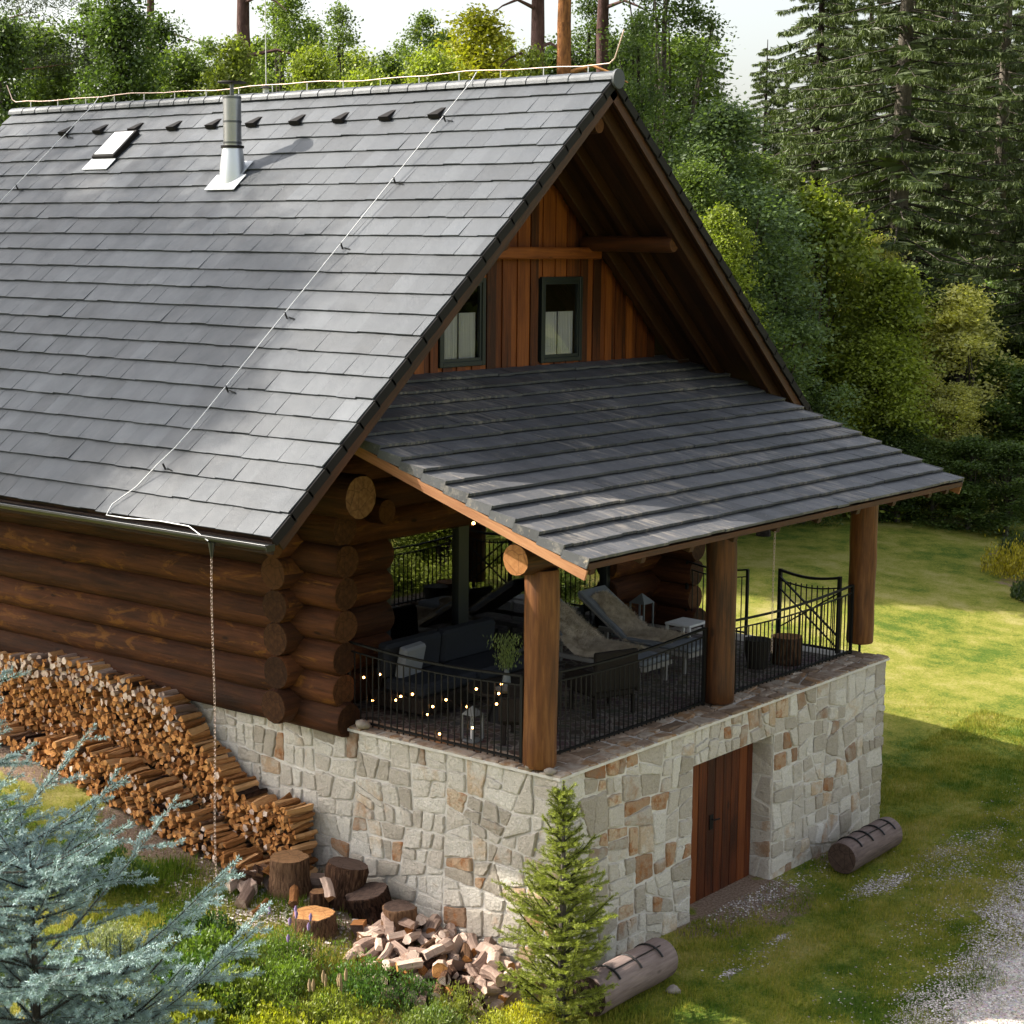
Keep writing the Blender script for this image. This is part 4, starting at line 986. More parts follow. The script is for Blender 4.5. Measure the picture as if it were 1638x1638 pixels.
def rock(c, r, seed, m_='boulder', sq=.6):
    me = MB(); vs = []; n = 10; k = 6; c = Vector(c)
    for i in range(k+1):
        a = math.pi*i/k
        for j in range(n):
            b = 2*math.pi*j/n; d = Vector((math.sin(a)*math.cos(b), math.sin(a)*math.sin(b), math.cos(a)*sq)); vs.append(c+d*r*(1+.35*mnoise.noise(d*1.6+Vector((seed, 0, 0)))))
    fs = []
    for i in range(k):
        for j in range(n): j2 = (j+1) % n; fs.append((i*n+j, (i+1)*n+j, (i+1)*n+j2, i*n+j2))
    me.add(vs, fs, m_, .5, smooth=True); return me.build('rock', None)
for i, (c, r, lb) in enumerate([((-.0, 3.05, .09), .1, 'small mossy rock on the wall top under the string lights'), ((-.02, .13, .06), .07, 'small round rock at the foot of the corner post'), ((-.0, .42, .06), .075, 'small rock on the wall cap left of the corner post'), ((.85, -1.05, -2.52), .09, 'small pale rock on the grass beside the banded log')]):
    settle(tag(rock(c, r, i*7.3), lb, 'rock', 'small rocks'))

# ------------------------------------------------------------------ banded logs, stumps, firewood
def banded(x0, x1, y, z, r, n, label):
    t = thing('banded_log', label, 'log', ((x0+x1)/2, y, z-r), 'banded logs lying at the cellar wall'); b = MB(); log(b, (x0, y, z), (x1, y+.03, z), r, 'bench_wood', 'dark_end', n=24, wob=.03, seg=.2); b.build('log_body', t)
    for i in range(n):
        x = x0+(x1-x0)*(i+.75)/(n+.5); s = MB(); pts = []
        for j in range(11): a = rad(38+j*12.5); pts.append((x+.012*j/10, y-math.cos(a)*(r+.012)*1.0, z+math.sin(a)*(r+.012)))
        for j in range(10): s.bar(pts[j], pts[j+1], .035, .012, 'strap', up=(1, 0, 0), tone=.5) if False else s.tube([pts[j], pts[j+1]], .013, 'strap', 6)
        s.build('strap', t)
    s = MB(); s.bar((x0+.25, y-math.cos(rad(70))*(r+.004), z+math.sin(rad(70))*(r+.004)), (x1-.2, y-math.cos(rad(70))*(r+.004), z+math.sin(rad(70))*(r+.004)), .012, .01, 'strap'); s.build('groove_strip', t)
banded(5.62, 7.1, -.62, -2.3, .225, 4, 'grey log with four black straps lying right of the cellar door')
banded(-.35, 1.12, -.72, -2.29, .24, 3, 'grey log with black straps lying by the small green spruce')
STL = 'chopping stumps and blocks along the stone wall'
def stump(x, y, h, r, label, m_='stump_bark', e='fresh_end', tilt=(0, 0)):
    z = gh(x, y)-.03; b = MB(); top_ = Vector((x+tilt[0], y+tilt[1], z+h)); a = Vector((x, y, z))
    ks = [0, .12, .3, .5, .7, .88, .97, 1]; b.tube([a.lerp(top_, q) for q in ks], [r*(1.14-.14*min(1, q*3))*random.uniform(.97, 1.03)*(.95 if q == 1 else 1) for q in ks], m_, 40, cap=e, wob=.22, rough_=.035)
    return settle(tag(b.build('tree_stump', None), label, 'stump', STL))
stump(-.75, 3.6, .5, .25, 'tall chopping block with light brown cut top, next to the stacked wood', e='stump_end')
stump(-1.3, 2.62, .24, .26, 'low wide stump with orange cut top at the front of the row')
stump(-.55, 1.95, .42, .2, 'upright mossy log block in front of the stone wall beside the loose pile', e='dark_end')
stump(-.5, 2.95, .52, .24, 'dark rough block behind the low orange-topped stump', e='dark_end', tilt=(.06, -.05))
stump(-.42, 2.48, .34, .26, 'gnarled dark root block leaning on the wall', e='dark_end', tilt=(-.08, .05))
stump(-1.0, 2.02, .2, .15, 'small weathered block in front of the gnarled root block', e='pale_end')
stump(-.9, 2.95, .28, .11, 'thin pale offcut standing between two stumps', e='stump_end')
def piece(mb, c, ax, L, r, m_, e, kind):
    """one split log: wedge, half or round prism along ax"""
    ax = Vector(ax).normalized(); u = ax.cross(Vector((0, 0, 1)))
    if u.length < .1: u = Vector((1, 0, 0))
    u = u.normalized(); w_ = ax.cross(u); ph = random.random()*6.3; ring = []
    if kind == 0: n = 9; ang = [2*math.pi*i/n for i in range(n)]; rr = [1]*n
    elif kind == 1: ang = [0]+[rad(-50+i*25) for i in range(5)]; ang = [rad(180)]+[rad(-55+i*27) for i in range(5)]; rr = [.75]+[1.05]*5
    elif kind == 3: ang = [rad(a) for a in range(0, 360, 45)]; rr = [random.uniform(.75, 1.1) for _ in ang]
    else: ang = [rad(a) for a in (0, 75, 130, 215, 290)]; rr = [1, .8, 1.05, .85, 1]
    rr = [q*random.uniform(.85, 1.12) for q in rr]; c = Vector(c); n = len(ang); vs = []; bow = (u*random.gauss(0, .07)+w_*random.gauss(0, .07))*r*2
    for q_, e_ in enumerate((-.5, -.15, .2, .5)):
        sk = random.uniform(-.008, .008); sc_ = random.uniform(.88, 1.1)
        for a, q in zip(ang, rr):
            k_ = q*sc_*random.uniform(.93, 1.07); skw = random.uniform(-.012, .012) if q_ in (0, 3) else 0
            vs.append(c+ax*(L*e_+sk+skw)+(u*math.cos(a+ph)+w_*math.sin(a+ph))*r*k_+bow*(1 if q_ in (1, 2) else 0))
    t = random.random(); loc = [(r*q*math.cos(a), r*q*math.sin(a)) for a, q in zip(ang, rr)]
    for q_ in range(3): mb.add(vs[q_*n:(q_+2)*n], [(i, (i+1) % n, n+(i+1) % n, n+i) for i in range(n)], m_, t)
    mb.add(vs[:n], [list(range(n))[::-1]], e, t, [[loc[i] for i in range(n)][::-1]]); mb.add(vs[3*n:], [list(range(n))], e, t, [[loc[i] for i in range(n)]])
def interp(tab, y):
    if y <= tab[0][0]: return tab[0][1]
    for i in range(len(tab)-1):
        if y <= tab[i+1][0]: t = (y-tab[i][0])/(tab[i+1][0]-tab[i][0]); return tab[i][1]*(1-t)+tab[i+1][1]*t
    return tab[-1][1]
T1 = [(3.75, -1.66), (3.87, -1.06), (4.67, -1.1), (5.49, -.6), (6.21, .0), (7.1, .12), (8.44, .18), (9.9, .0), (12.5, .0)]
T2 = [(4.1, -2.0), (4.2, -1.82), (4.96, -1.45), (6.16, -1.0), (7.44, -.78), (8.83, -.95), (12, -.9)]
T3 = [(4.6, -1.98), (5.3, -1.62), (6.5, -1.45), (7.6, -1.3), (9, -1.35), (12, -1.2)]
PCS = []
for (tab, xc, y0, prev) in ((T1, -.26, 3.82, T2), (T2, -.7, 4.15, None)):
    z = -2.1; row = 0
    while z < .3:
        y = y0+(row % 2)*.05
        while y < 12:
            step = random.uniform(.06, .105)
            g = gh(xc, y)+.03
            if z > g and z < interp(tab, y) and not (prev and y > y0+.5 and z < interp(prev, y)-.12):
                PCS.append((xc+random.uniform(-.06, .05), y+random.gauss(0, .008), z+random.gauss(0, .012), step, tab is T1, z > interp(tab, y)-.3))
            y += step
        z += .068; row += 1
PCS.sort(key=lambda p: (p[0]-CAM[0])**2+(p[1]-CAM[1])**2)
NI = 110; stuff = MB(); pi = 0
FG = 'split firewood pieces'
for i, (x, y, z, st, back, topr) in enumerate(PCS):
    red = topr and back and y > 6; m_ = 'grey_wood' if (red and random.random() < .5) else random.choice(('split_wood',)*8+('stump_bark',)); e = 'pale_end' if (red and random.random() < .5) or random.random() < .1 else 'split_end'
    kind = 0 if (red and random.random() < .7) else random.choice((1, 1, 2, 2, 2))
    ax = Vector((1, random.gauss(0, .1), random.gauss(0, .06))); r = st*random.uniform(.5, .6)
    if i < NI:
        b = MB(); piece(b, (x, y, z), ax, .37, r, m_, e, kind); o = settle(b.build('firewood', None)); tag(o, 'split brown firewood piece stacked end-on near the right end of the woodpile', 'firewood', FG)
    else: piece(stuff, (x, y, z), ax, .37, r, m_, e, kind)
o = stuff.build('woodpile', None); tag(o, 'long tiered stack of orange-brown split firewood against the left stone wall', 'firewood stack', kind='stuff')
# loose pile of pale split logs near the small spruce
random.seed(11)
n = 0; lay = 0
spots = []
for lay in range(9):
    zc = lay*.088
    for _ in range(400):
        x = random.uniform(-1.7, -.12); y = random.uniform(.1, 2.2)
        e = ((x+.8)/(.88-.055*lay))**2+((y-1.1)/(1.12-.075*lay))**2
        if e > 1: continue
        hmax = 1.0*(1-e)*(.55+.6*ss(-1.5, -.3, x))
        if zc > hmax: continue
        if any((x-q[0])**2+(y-q[1])**2 < .16**2 and abs(q[2]-zc) < .05 for q in spots): continue
        spots.append((x, y, zc))
for (x, y, zc) in spots[:168]:
    b = MB(); a = random.gauss(.55, .6); piece(b, (x, y, gh(x, y)+.06+zc), (math.cos(a), math.sin(a)*.9, random.gauss(0, .22)), random.uniform(.2, .34), random.uniform(.048, .088), random.choice(('grey_wood',)*5+('stump_bark',)), random.choice(('pale_end', 'pale_end', 'pale_end', 'split_end')), random.choice((0, 1, 2, 3)))
    settle(tag(b.build('firewood', None), 'pale weathered split log in the loose heap beside the small green spruce', 'firewood', 'loose pale split logs'))
for i, (x, y, l_, a, lb) in enumerate([(-1.35, 3.75, .45, .5, 'rough bark slab leaning by the end of the woodpile'), (-1.15, 3.95, .4, 1.2, 'whitish split slab in front of the tall chopping block'), (-1.5, 3.35, .34, .2, 'orange splinter lying on the chips near the low stump'), (-1.1, 4.05, .42, -.3, 'grey slab on the ground against the stack end')]):
    b = MB(); piece(b, (x, y, gh(x, y)+.12), (math.cos(a), math.sin(a), .2), l_, .1 if i != 2 else .03, 'grey_wood' if i != 2 else 'split_wood', 'pale_end', 2); settle(tag(b.build('firewood', None), lb, 'firewood'))
for i in range(14):
    x, y = random.uniform(-1.35, -.3), random.uniform(2.1, 4.1); b = MB(); a = random.random()*3.1
    piece(b, (x, y, gh(x, y)+random.uniform(.06, .3)), (math.cos(a), math.sin(a), random.gauss(0, .35)), random.uniform(.22, .42), random.uniform(.05, .1), random.choice(('stump_bark', 'grey_wood', 'split_wood')), random.choice(('dark_end', 'split_end', 'stump_end')), random.choice((1, 2, 3))); settle(tag(b.build('firewood', None), 'rough dark split chunk tumbled between the chopping stumps', 'firewood', 'rough chunks between the stumps'))
random.seed(21)

# ------------------------------------------------------------------ plants
TINT = {'dkgreen': (.075, .125, .038, 1), 'midgreen': (.12, .18, .05, 1), 'yelgreen': (.21, .27, .05, 1), 'yellow': (.34, .36, .04, 1), 'blugreen': (.13, .2, .11, 1), 'pale': (.45, .46, .2, 1), 'spruce': (.07, .105, .036, 1)}  # pale: sunlit highlights of the shrubs painted into the leaf colour
def branches_to(mb, base, targets, r0, m_):
    for tg in targets:
        tg = Vector(tg); s = Vector((0, 0, base+max(.3, (tg.z-base)*random.uniform(.35, .6)))); mid = s.lerp(tg, .5)+Vector((random.gauss(0, .1), random.gauss(0, .1), .1)); mb.tube([s, mid, tg], [r0*.35, r0*.22, r0*.06], m_, 5)
PROTO = {}
def broadleaf(key, H, W, nclump, nleaf, leaf, base=.18, sparse=1.0, conic=0., low=True):
    """crown of leaf clumps on limbs, H tall, W wide, at the origin; returns (trunk object, crown object)"""
    tm = MB(); r0 = H*.012+.03; sway = [Vector((.1*H*.05*math.sin(i), .1*H*.05*math.cos(i*1.7), H*.94*i/6)) for i in range(7)]
    tm.tube(sway, [r0*(1-.13*i) for i in range(7)], 'bark', 8)
    cs = []
    for _ in range(nclump):
        s_ = random.random()**.8; z = H*(base+(1-base)*s_); prof = (math.sin(math.pi*min(1, (s_*.9+.12)))**.6)*(1-conic*s_); a = random.random()*6.283
        r = W/2*prof*math.sqrt(random.random())*random.uniform(.75, 1.12)*(1+.9*mnoise.noise(Vector((math.cos(a)*1.4, math.sin(a)*1.4, z*.55+len(key))))); cs.append((r*math.cos(a), r*math.sin(a), z))
    branches_to(tm, 0, random.sample(cs, min(len(cs), 26)), r0, 'bark')
    P = []; S = W*.088/sparse**.3
    cl = []
    for c in cs:
        k = max(4, int(nleaf/nclump*random.uniform(.4, 1.6))); s3 = S*random.uniform(.55, 1.25)
        p = RNG.normal(0, 1, (k, 3))*[s3, s3, s3*.62]; p[:, 2] -= .25*np.hypot(p[:, 0], p[:, 1]); P.append(p+np.array(c)); cl.append(np.full(k, random.random()*.5)+RNG.random(k)*.5)
    P = np.concatenate(P); cl = np.concatenate(cl); keep = P[:, 2] > .05; P = P[keep]; cl = cl[keep]
    tr = tm.build('trunk', None); cr = leafcloud('crown', P, RNG.uniform(.6, 1.3, len(P))*leaf, M['leaf'], (1, 1, 1, 1), .62, .35, tone=cl)
    PROTO[key] = [(tr, 'trunk'), (cr, 'crown')]
def spruce(key, H, W, low=.02, strands=42, whorl=.42, droop=.35):
    tm = MB(); tm.tube([(0, 0, 0), (0, 0, H*.5), (0, 0, H)], [H*.016, H*.009, .02], 'bark', 10)
    P, D, S, T = [], [], [], []
    z = H*low+.6
    while z < H*.985:
        f = z/H; R = W/2*(1-f)**.75*random.uniform(.8, 1.1)+.15; n = random.choice((5, 6, 7)); a0 = random.random()*6.3
        if f < .25 and random.random() < .25: z += whorl*.7; continue
        for i in range(n):
            a = a0+2*math.pi*i/n+random.gauss(0, .18); rr = R*random.uniform(.65, 1.15); ca, sa = math.cos(a), math.sin(a); dr = droop*rr*(1-.6*f)
            zj = z+random.uniform(-.32, .32); dr *= random.uniform(.5, 1.5)
            def bp(t): return np.array([ca*rr*t, sa*rr*t, zj-dr*(t**1.3)*1.1+.22*dr*t**4*2])
            pts = [bp(t) for t in (0, .35, .7, 1)]; tm.tube(pts, [.045*(1-f)+.012, .03*(1-f)+.01, .015, .006], 'bark', 4)
            for k_ in range(int(strands*rr/ (W/2)+8)):
                t = random.uniform(.12, 1.0)**.75; p = bp(t); side = random.choice((-1, 1)); sl_ = random.uniform(.1, .75)*rr*.32*(1.15-t)+.05
                q = p+np.array([-sa*side*sl_+ca*sl_*.4, ca*side*sl_+sa*sl_*.4, -sl_*.25])
                for _ in range(13):
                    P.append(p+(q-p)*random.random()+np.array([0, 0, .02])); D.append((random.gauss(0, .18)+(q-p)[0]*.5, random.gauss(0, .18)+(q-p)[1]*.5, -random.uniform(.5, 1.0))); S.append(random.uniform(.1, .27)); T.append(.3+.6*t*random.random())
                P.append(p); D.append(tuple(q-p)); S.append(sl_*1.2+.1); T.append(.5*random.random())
        z += whorl*random.uniform(.7, 1.2)
    P = np.array(P); D = np.array(D); D /= np.linalg.norm(D, axis=1)[:, None]+1e-9
    tr = tm.build('trunk', None); cr = leafcloud('crown', P, np.array(S), M['needle'], (1, 1, 1, 1), .17, 0, dirs=D, tone=np.array(T)); PROTO[key] = [(tr, 'trunk'), (cr, 'crown')]
def pine(key, H, W, mat_, crown0=.62, dead=True, nl_=520):
    tm = MB(); tm.tube([(0, 0, 0), (.1, .05, H*.3), (-.05, .1, H*.6), (.1, 0, H)], [.27, .22, .17, .04], mat_, 12, wob=.05)
    cs = []
    for _ in range(34):
        f = random.uniform(crown0, 1.0); a = random.random()*6.3; r = W/2*math.sqrt(random.random())*(1.15-.6*abs(f-.75)*2); cs.append((r*math.cos(a), r*math.sin(a), H*f))
    for c in cs: s = Vector((0, 0, c[2]-.25*math.hypot(c[0], c[1]))); tm.tube([s, s.lerp(Vector(c), .5)+Vector((0, 0, .15)), c], [.06, .04, .015], mat_, 5)
    if dead:
        for i in range(7):
            z = H*random.uniform(.5, .72); a = random.random()*6.3; L = random.uniform(.8, 2.2); d = Vector((math.cos(a), math.sin(a), 0)); p = Vector((0, 0, z)); tm.tube([p, p+d*L*.4+Vector((0, 0, .12)), p+d*L*.75+Vector((0, 0, -.05)), p+d*L+Vector((0, 0, -.25))], [.05, .035, .02, .008], mat_, 5)
    P = []; T = []
    for c in cs:
        k = nl_; p = RNG.normal(0, 1, (k, 3))*[.55, .55, .22]; P.append(p+np.array(c)); T.append(RNG.random(k)*.6+random.random()*.4)
    P = np.concatenate(P); tr = tm.build('trunk', None); cr = leafcloud('crown', P, .16, M['needle'], (1, 1, 1, 1), .18, .1, tone=np.concatenate(T)); PROTO[key] = [(tr, 'trunk'), (cr, 'crown')]
broadleaf('round1', 12, 3, 170, 40000, .1, .1); broadleaf('round2', 12, 3, 150, 38000, .095, .12); broadleaf('cone1', 13, 3, 180, 42000, .095, .08, conic=.5)
broadleaf('airy1', 14, 3.4, 120, 24000, .09, .2, 1.6); broadleaf('airy2', 14, 3.4, 105, 22000, .09, .15, 1.8)
broadleaf('bush1', 6, 2.6, 70, 20000, .1, .04); broadleaf('bush2', 6, 2.8, 90, 20000, .11, .03); broadleaf('bush3', 6, 2.6, 115, 21000, .09, .03, conic=.35)
spruce('spruce1', 24, 10, .06); spruce('spruce2', 24, 10, .02, droop=.45); pine('pine3', 18, 5.6, 'pine_bark', .76, False, 1700); pine('pine1', 18, 5.5, 'pine_bark', .78); pine('pine2', 18, 5.5, 'pine_bark_sunlit', .78)
USED = {}
def plant(key, x, y, H0, H, W0, W, tint, name, label, cat, group, rot=None, z=None, lean=0):
    t = thing(name, label, cat, (x, y, (gh(x, y) if z is None else z)-.05), group); sx = W/W0 if W0 else 1; sz = H/H0; t.rotation_euler = (lean, 0, random.random()*6.28 if rot is None else rot)
    for (o, nm) in PROTO[key]:
        c = o if key not in USED else o.copy()
        if key in USED: COL.objects.link(c)
        c.name = nm; c.parent = t; c.scale = (sx, sx, sz); c.color = tint
    USED[key] = 1; return t
TR = [('pine', 17.6, 23.8, 22.0, 0.0, 0),('pine', 21.1, 17.0, 21.6, 0.0, 0),('pine', 20.8, 15.7, 21.7, 0.0, 1),('pine', 25.4, 17.9, 22.4, 0.0, 0),('pine', 10.8, 26.7, 14.7, 0.0, 2),('pine', 25.5, 36.8, 21.0, 0.0, 0),('cone', 12.0, 22.1, 13.8, 2.9, 'dkgreen'),('round', 8.7, 22.0, 12.3, 2.0, 'dkgreen'),('round', 13.3, 26.2, 12.1, 2.5, 'midgreen'),('round', 14.4, 22.6, 12.1, 2.4, 'midgreen'),('round', 13.3, 19.6, 12.1, 1.9, 'yelgreen'),('airy', 19.0, 23.8, 14.4, 3.3, 'midgreen'),('airy', 17.9, 20.7, 13.5, 2.6, 'midgreen'),('round', 15.3, 19.1, 12.0, 1.8, 'yelgreen'),('round', 19.5, 20.5, 12.3, 2.2, 'midgreen'),('round', 15.4, 17.5, 11.4, 1.8, 'yelgreen'),('airy', 21.6, 21.1, 13.7, 2.9, 'midgreen'),('round', 19.4, 17.5, 13.2, 3.0, 'yellow'),('round', 17.2, 17.0, 12.0, 2.1, 'yelgreen'),('round', 19.5, 15.8, 12.2, 1.4, 'yelgreen'),('airy', 26.0, 18.9, 14.5, 3.0, 'dkgreen'),('airy', 25.5, 16.0, 15.5, 3.8, 'dkgreen'),('airy', 22.7, 14.9, 13.4, 2.4, 'dkgreen'),('round', 23.1, 12.5, 11.0, 3.6, 'blugreen'),('round', 25.4, 12.5, 9.0, 3.0, 'blugreen'),('round', 21.0, 12.0, 9.5, 2.3, 'midgreen'),('round', 20.5, 10.9, 8.5, 2.2, 'yelgreen'),('spruce', 35.9, 14.2, 25.3, 11.2, 'spruce'),('spruce', 46.9, 23.3, 22.7, 9.4, 'spruce'),('spruce', 44.4, 14.7, 24.1, 9.8, 'spruce'),('spruce', 37.9, 9.6, 20.7, 8.4, 'spruce'),('spruce', 56.4, 22.3, 24.6, 9.9, 'spruce'),('spruce', 56.2, 31.2, 16.8, 7.5, 'spruce'),('spruce', 60.2, 28.2, 22.9, 9.8, 'spruce'),('spruce', 61.5, 20.5, 25.2, 10.4, 'spruce'),('spruce', 59.9, 36.6, 18.6, 7.4, 'spruce'),('spruce', 70.0, 30.9, 26.2, 10.9, 'spruce'),('spruce', 69.8, 26.6, 24.3, 10.4, 'spruce'),('spruce', 70.0, 35.2, 22.1, 10.1, 'spruce'),('spruce', 70.4, 38.5, 16.6, 9.0, 'spruce'),('bush', 29.6, 15.2, 6.2, 2.2, 'yelgreen'),('bush', 32.6, 16.1, 7.4, 2.7, 'midgreen'),('bush', 31.2, 14.3, 6.9, 2.4, 'yelgreen'),('bush', 35.9, 16.2, 8.8, 3.1, 'pale'),('bush', 30.8, 13.2, 4.5, 2.2, 'yelgreen'),('bush', 33.8, 13.8, 7.9, 2.7, 'pale'),('bush', 30.3, 11.8, 5.3, 2.7, 'yelgreen'),('bush', 36.0, 13.9, 5.8, 3.0, 'midgreen'),('bush', 31.7, 11.3, 4.5, 2.4, 'pale'),('bush', 34.7, 12.0, 6.3, 2.7, 'yelgreen'),('bush', 32.2, 10.3, 3.8, 2.2, 'pale'),('bush', 36.9, 12.1, 5.8, 2.6, 'yelgreen'),('bush', 34.5, 10.1, 4.5, 2.7, 'midgreen'),('bush', 37.5, 10.7, 6.0, 3.0, 'midgreen'),('bush', 34.0, 8.6, 4.6, 2.8, 'dkgreen'),('bush', 31.0, 9.2, 2.6, 2.0, 'dkgreen'),('bush', 30.6, 10.1, 2.4, 2.0, 'midgreen'),('bush', 31.0, 8.1, 2.6, 2.1, 'dkgreen'),('bush', 30.2, 11.0, 2.9, 2.0, 'dkgreen'),('bush', 28.1, 12.8, 4.0, 2.3, 'dkgreen'),('bush', 29.1, 14.1, 4.6, 2.2, 'midgreen'),('bush', 38.9, 17.0, 6.3, 3.2, 'dkgreen'),('bush', 41.7, 15.8, 6.7, 3.5, 'dkgreen'),('bush', 42.6, 13.9, 6.5, 3.5, 'dkgreen'),('bush', 39.8, 19.6, 8.2, 3.3, 'dkgreen'),('bush', 36.1, 8.7, 6.0, 3.3, 'midgreen'),('bush', 35.5, 19.0, 7.4, 3.1, 'dkgreen'), ('round', 16.7, 31.4, 13.5, 3.2, 'midgreen'), ('airy', 17.6, 30.2, 14.2, 3.2, 'dkgreen'), ('cone', 18.3, 28.1, 13.7, 3.1, 'dkgreen'), ('airy', 21.8, 29.9, 13.6, 3.3, 'midgreen'), ('round', 20.0, 25.7, 13.1, 2.7, 'midgreen'), ('airy', 22.7, 26.5, 13.9, 3.2, 'midgreen'), ('round', 25.0, 27.0, 13.2, 2.9, 'yelgreen'), ('airy', 23.0, 23.2, 13.2, 2.9, 'midgreen'), ('round', 25.6, 23.8, 13.6, 2.8, 'midgreen'), ('airy', 26.9, 22.7, 13.6, 3.0, 'yelgreen'), ('round', 25.6, 19.7, 13.1, 2.7, 'dkgreen'), ('round', 27.8, 19.6, 13.5, 3.2, 'dkgreen'), ('cone', 29.7, 19.7, 14.0, 3.3, 'dkgreen'), ('round', 29.4, 17.9, 13.5, 3.2, 'midgreen'), ('round', 30.3, 19.0, 11.5, 3.8, 'dkgreen'), ('round', 29.0, 15.8, 10.2, 3.6, 'midgreen'), ('bush', 30.5, 14.1, 9.2, 3.7, 'yelgreen'), ('bush', 31.0, 11.8, 7.1, 3.6, 'yelgreen'), ('bush', 33.6, 10.9, 6.5, 3.6, 'pale')]
DSC = {'dkgreen': 'dark green', 'midgreen': 'mid green', 'yelgreen': 'yellow-green', 'yellow': 'bright yellow', 'blugreen': 'blue-green', 'pale': 'pale sunlit', 'spruce': 'dark'}
cnt = {}
for (k, x, y, H, W, tn) in TR:
    tint = TINT.get(tn, (.035, .05, .025, 1)); j = random.uniform(.85, 1.15); tint = (tint[0]*j, tint[1]*j, tint[2]*j, 1); cnt[k] = cnt.get(k, 0)+1
    if k == 'pine':
        lb = {0: 'tall pine with bare grey-brown trunk rising behind the roof ridge', 1: 'pine with sunlit orange trunk behind the right end of the ridge', 2: 'pine crown showing at the far left above the roof'}[tn]
        plant('pine2' if tn == 1 else 'pine1', x, y, 18, H, 0, 0, (.035, .052, .022, 1), 'pine_tree', lb, 'tree', 'pines behind the cabin')
    elif k == 'spruce':
        main = cnt[k] == 1
        plant('spruce1' if cnt[k] % 2 else 'spruce2', x, y, 24, H, 10, W, tint, 'spruce_tree', 'big dark spruce with drooping branches standing behind the lit shrubs' if main else 'tall dark spruce in the forest behind the big drooping spruce', 'tree', 'dark spruces at the right')
    else:
        key = k+str(1+cnt[k] % {'round': 2, 'cone': 1, 'airy': 2, 'bush': 3}[k]); H0 = {'round': 12, 'cone': 13, 'airy': 14, 'bush': 6}[k]; W0 = {'round': 3, 'cone': 3, 'airy': 3.4, 'bush': 2.7}[k]
        ds = DSC[tn]; where = 'behind the roof ridge' if k != 'bush' else 'at the lawn edge in front of the spruces'
        if k != 'bush' and y < 14: where = 'right of the gable, in front of the forest'
        kind = {'round': 'leafy tree', 'cone': 'dense tree', 'airy': 'thin sparse-leaved tree', 'bush': 'leafy shrub'}[k]
        plant(key, x, y, H0, H, W0, W*(1.45 if k == 'round' and y > 14 else 1.15), tint, 'shrub' if k == 'bush' else 'leafy_tree', '%s %s growing %s' % (ds, kind, where), 'shrub' if k == 'bush' else 'tree', '%s %ss %s' % (ds, kind, where))
ORD0 = ['first', 'second', 'third', 'fourth', 'fifth', 'sixth', 'seventh', 'eighth', 'ninth', 'tenth', 'eleventh', 'twelfth', 'thirteenth', 'fourteenth']
# trees outside the frame on the sun side (their shade falls on roof, wall and lawn) and those mirrored in the glass
for (k, x, y, H, W) in [('pine3', -8.5, 22.8, 20.8, 0), ('pine3', -5.8, 26.5, 22.5, 0), ('pine3', -9.8, 24.6, 20.6, 0), ('pine3', -7.0, 20.6, 19.8, 0), ('spruce1', -6.5, 31, 22, 7), ('spruce2', 1, 36, 24, 8)]:
    H0 = {'p': 18, 's': 24, 'a': 14}[k[0]]; W0 = {'p': 0, 's': 10, 'a': 3.4}[k[0]]
    plant(k, x, y, H0, H, W0, W, (.035, .055, .022, 1), 'shade_tree', 'tall tree beyond the left edge that shades the roof and log wall', 'tree', 'trees beyond the left edge')
for i, (k, x, y, H, W, tn) in enumerate([('bush1', 14.8, -6.2, 4.2, 3.2, 'yelgreen'), ('bush3', 12.6, -8.4, 3.8, 3.0, 'pale'), ('bush2', 17.2, -8.6, 5, 3.6, 'yelgreen'), ('bush1', 17.5, -4.6, 3.6, 3, 'midgreen'), ('bush3', 10.6, -10, 3.6, 3, 'midgreen'), ('bush1', 24, -13, 5, 4, 'yelgreen'), ('bush2', 20, -15.5, 4.5, 4, 'midgreen'), ('round1', 29, -17, 9, 6, 'midgreen'), ('bush3', 27, -10, 4.5, 4, 'pale'), ('round2', 24, -21, 10, 6, 'yelgreen'), ('bush1', 31, -8, 5, 4.5, 'midgreen'), ('round1', 36, -13, 10, 6, 'dkgreen'), ('bush2', 17, -18, 5, 4, 'yelgreen')]):
    H0 = {'b': 6, 'r': 12}[k[0]]; W0 = {'b': 2.7, 'r': 3}[k[0]]
    plant(k, x, y, H0, H, W0, W, TINT[tn], 'garden_tree', 'leafy garden tree opposite the terrace, mirrored in its glass doors, %s along the row' % ORD0[i], 'tree', 'garden trees mirrored in the glass')
# golden shrub bed on the lawn
P = RNG.normal(0, 1, (9000, 3))*[.8, .8, .3]; P[:, 2] = np.abs(P[:, 2])+.1; P = P[np.hypot(P[:, 0], P[:, 1]) < 1.6]
for (x, y, s_, tn, lb) in [(26.9, 5.4, .9, (.34, .3, .03, 1), 'golden yellow low shrub at the right edge of the lawn'), (29.0, 6.2, .7, (.05, .08, .03, 1), 'dark low shrub behind the golden one on the lawn'), (24.6, 4.3, .5, (.05, .085, .03, 1), 'small dark green cushion shrub before the golden one')]:
    t = thing('low_shrub', lb, 'shrub', (x, y, gh(x, y))); leafcloud('foliage', P*s_, .1, M['leaf'], tn, .4, .2, t, t.location.copy(), dirs=np.tile([0, 0, .9], (len(P), 1)))
    mb = MB()
    for i in range(8): a = i*.8; mb.tube([(x, y, gh(x, y)-.05), (x+math.cos(a)*.3*s_, y+math.sin(a)*.3*s_, gh(x, y)+.3*s_)], [.02, .008], 'bark', 5)
    mb.build('stem', t)

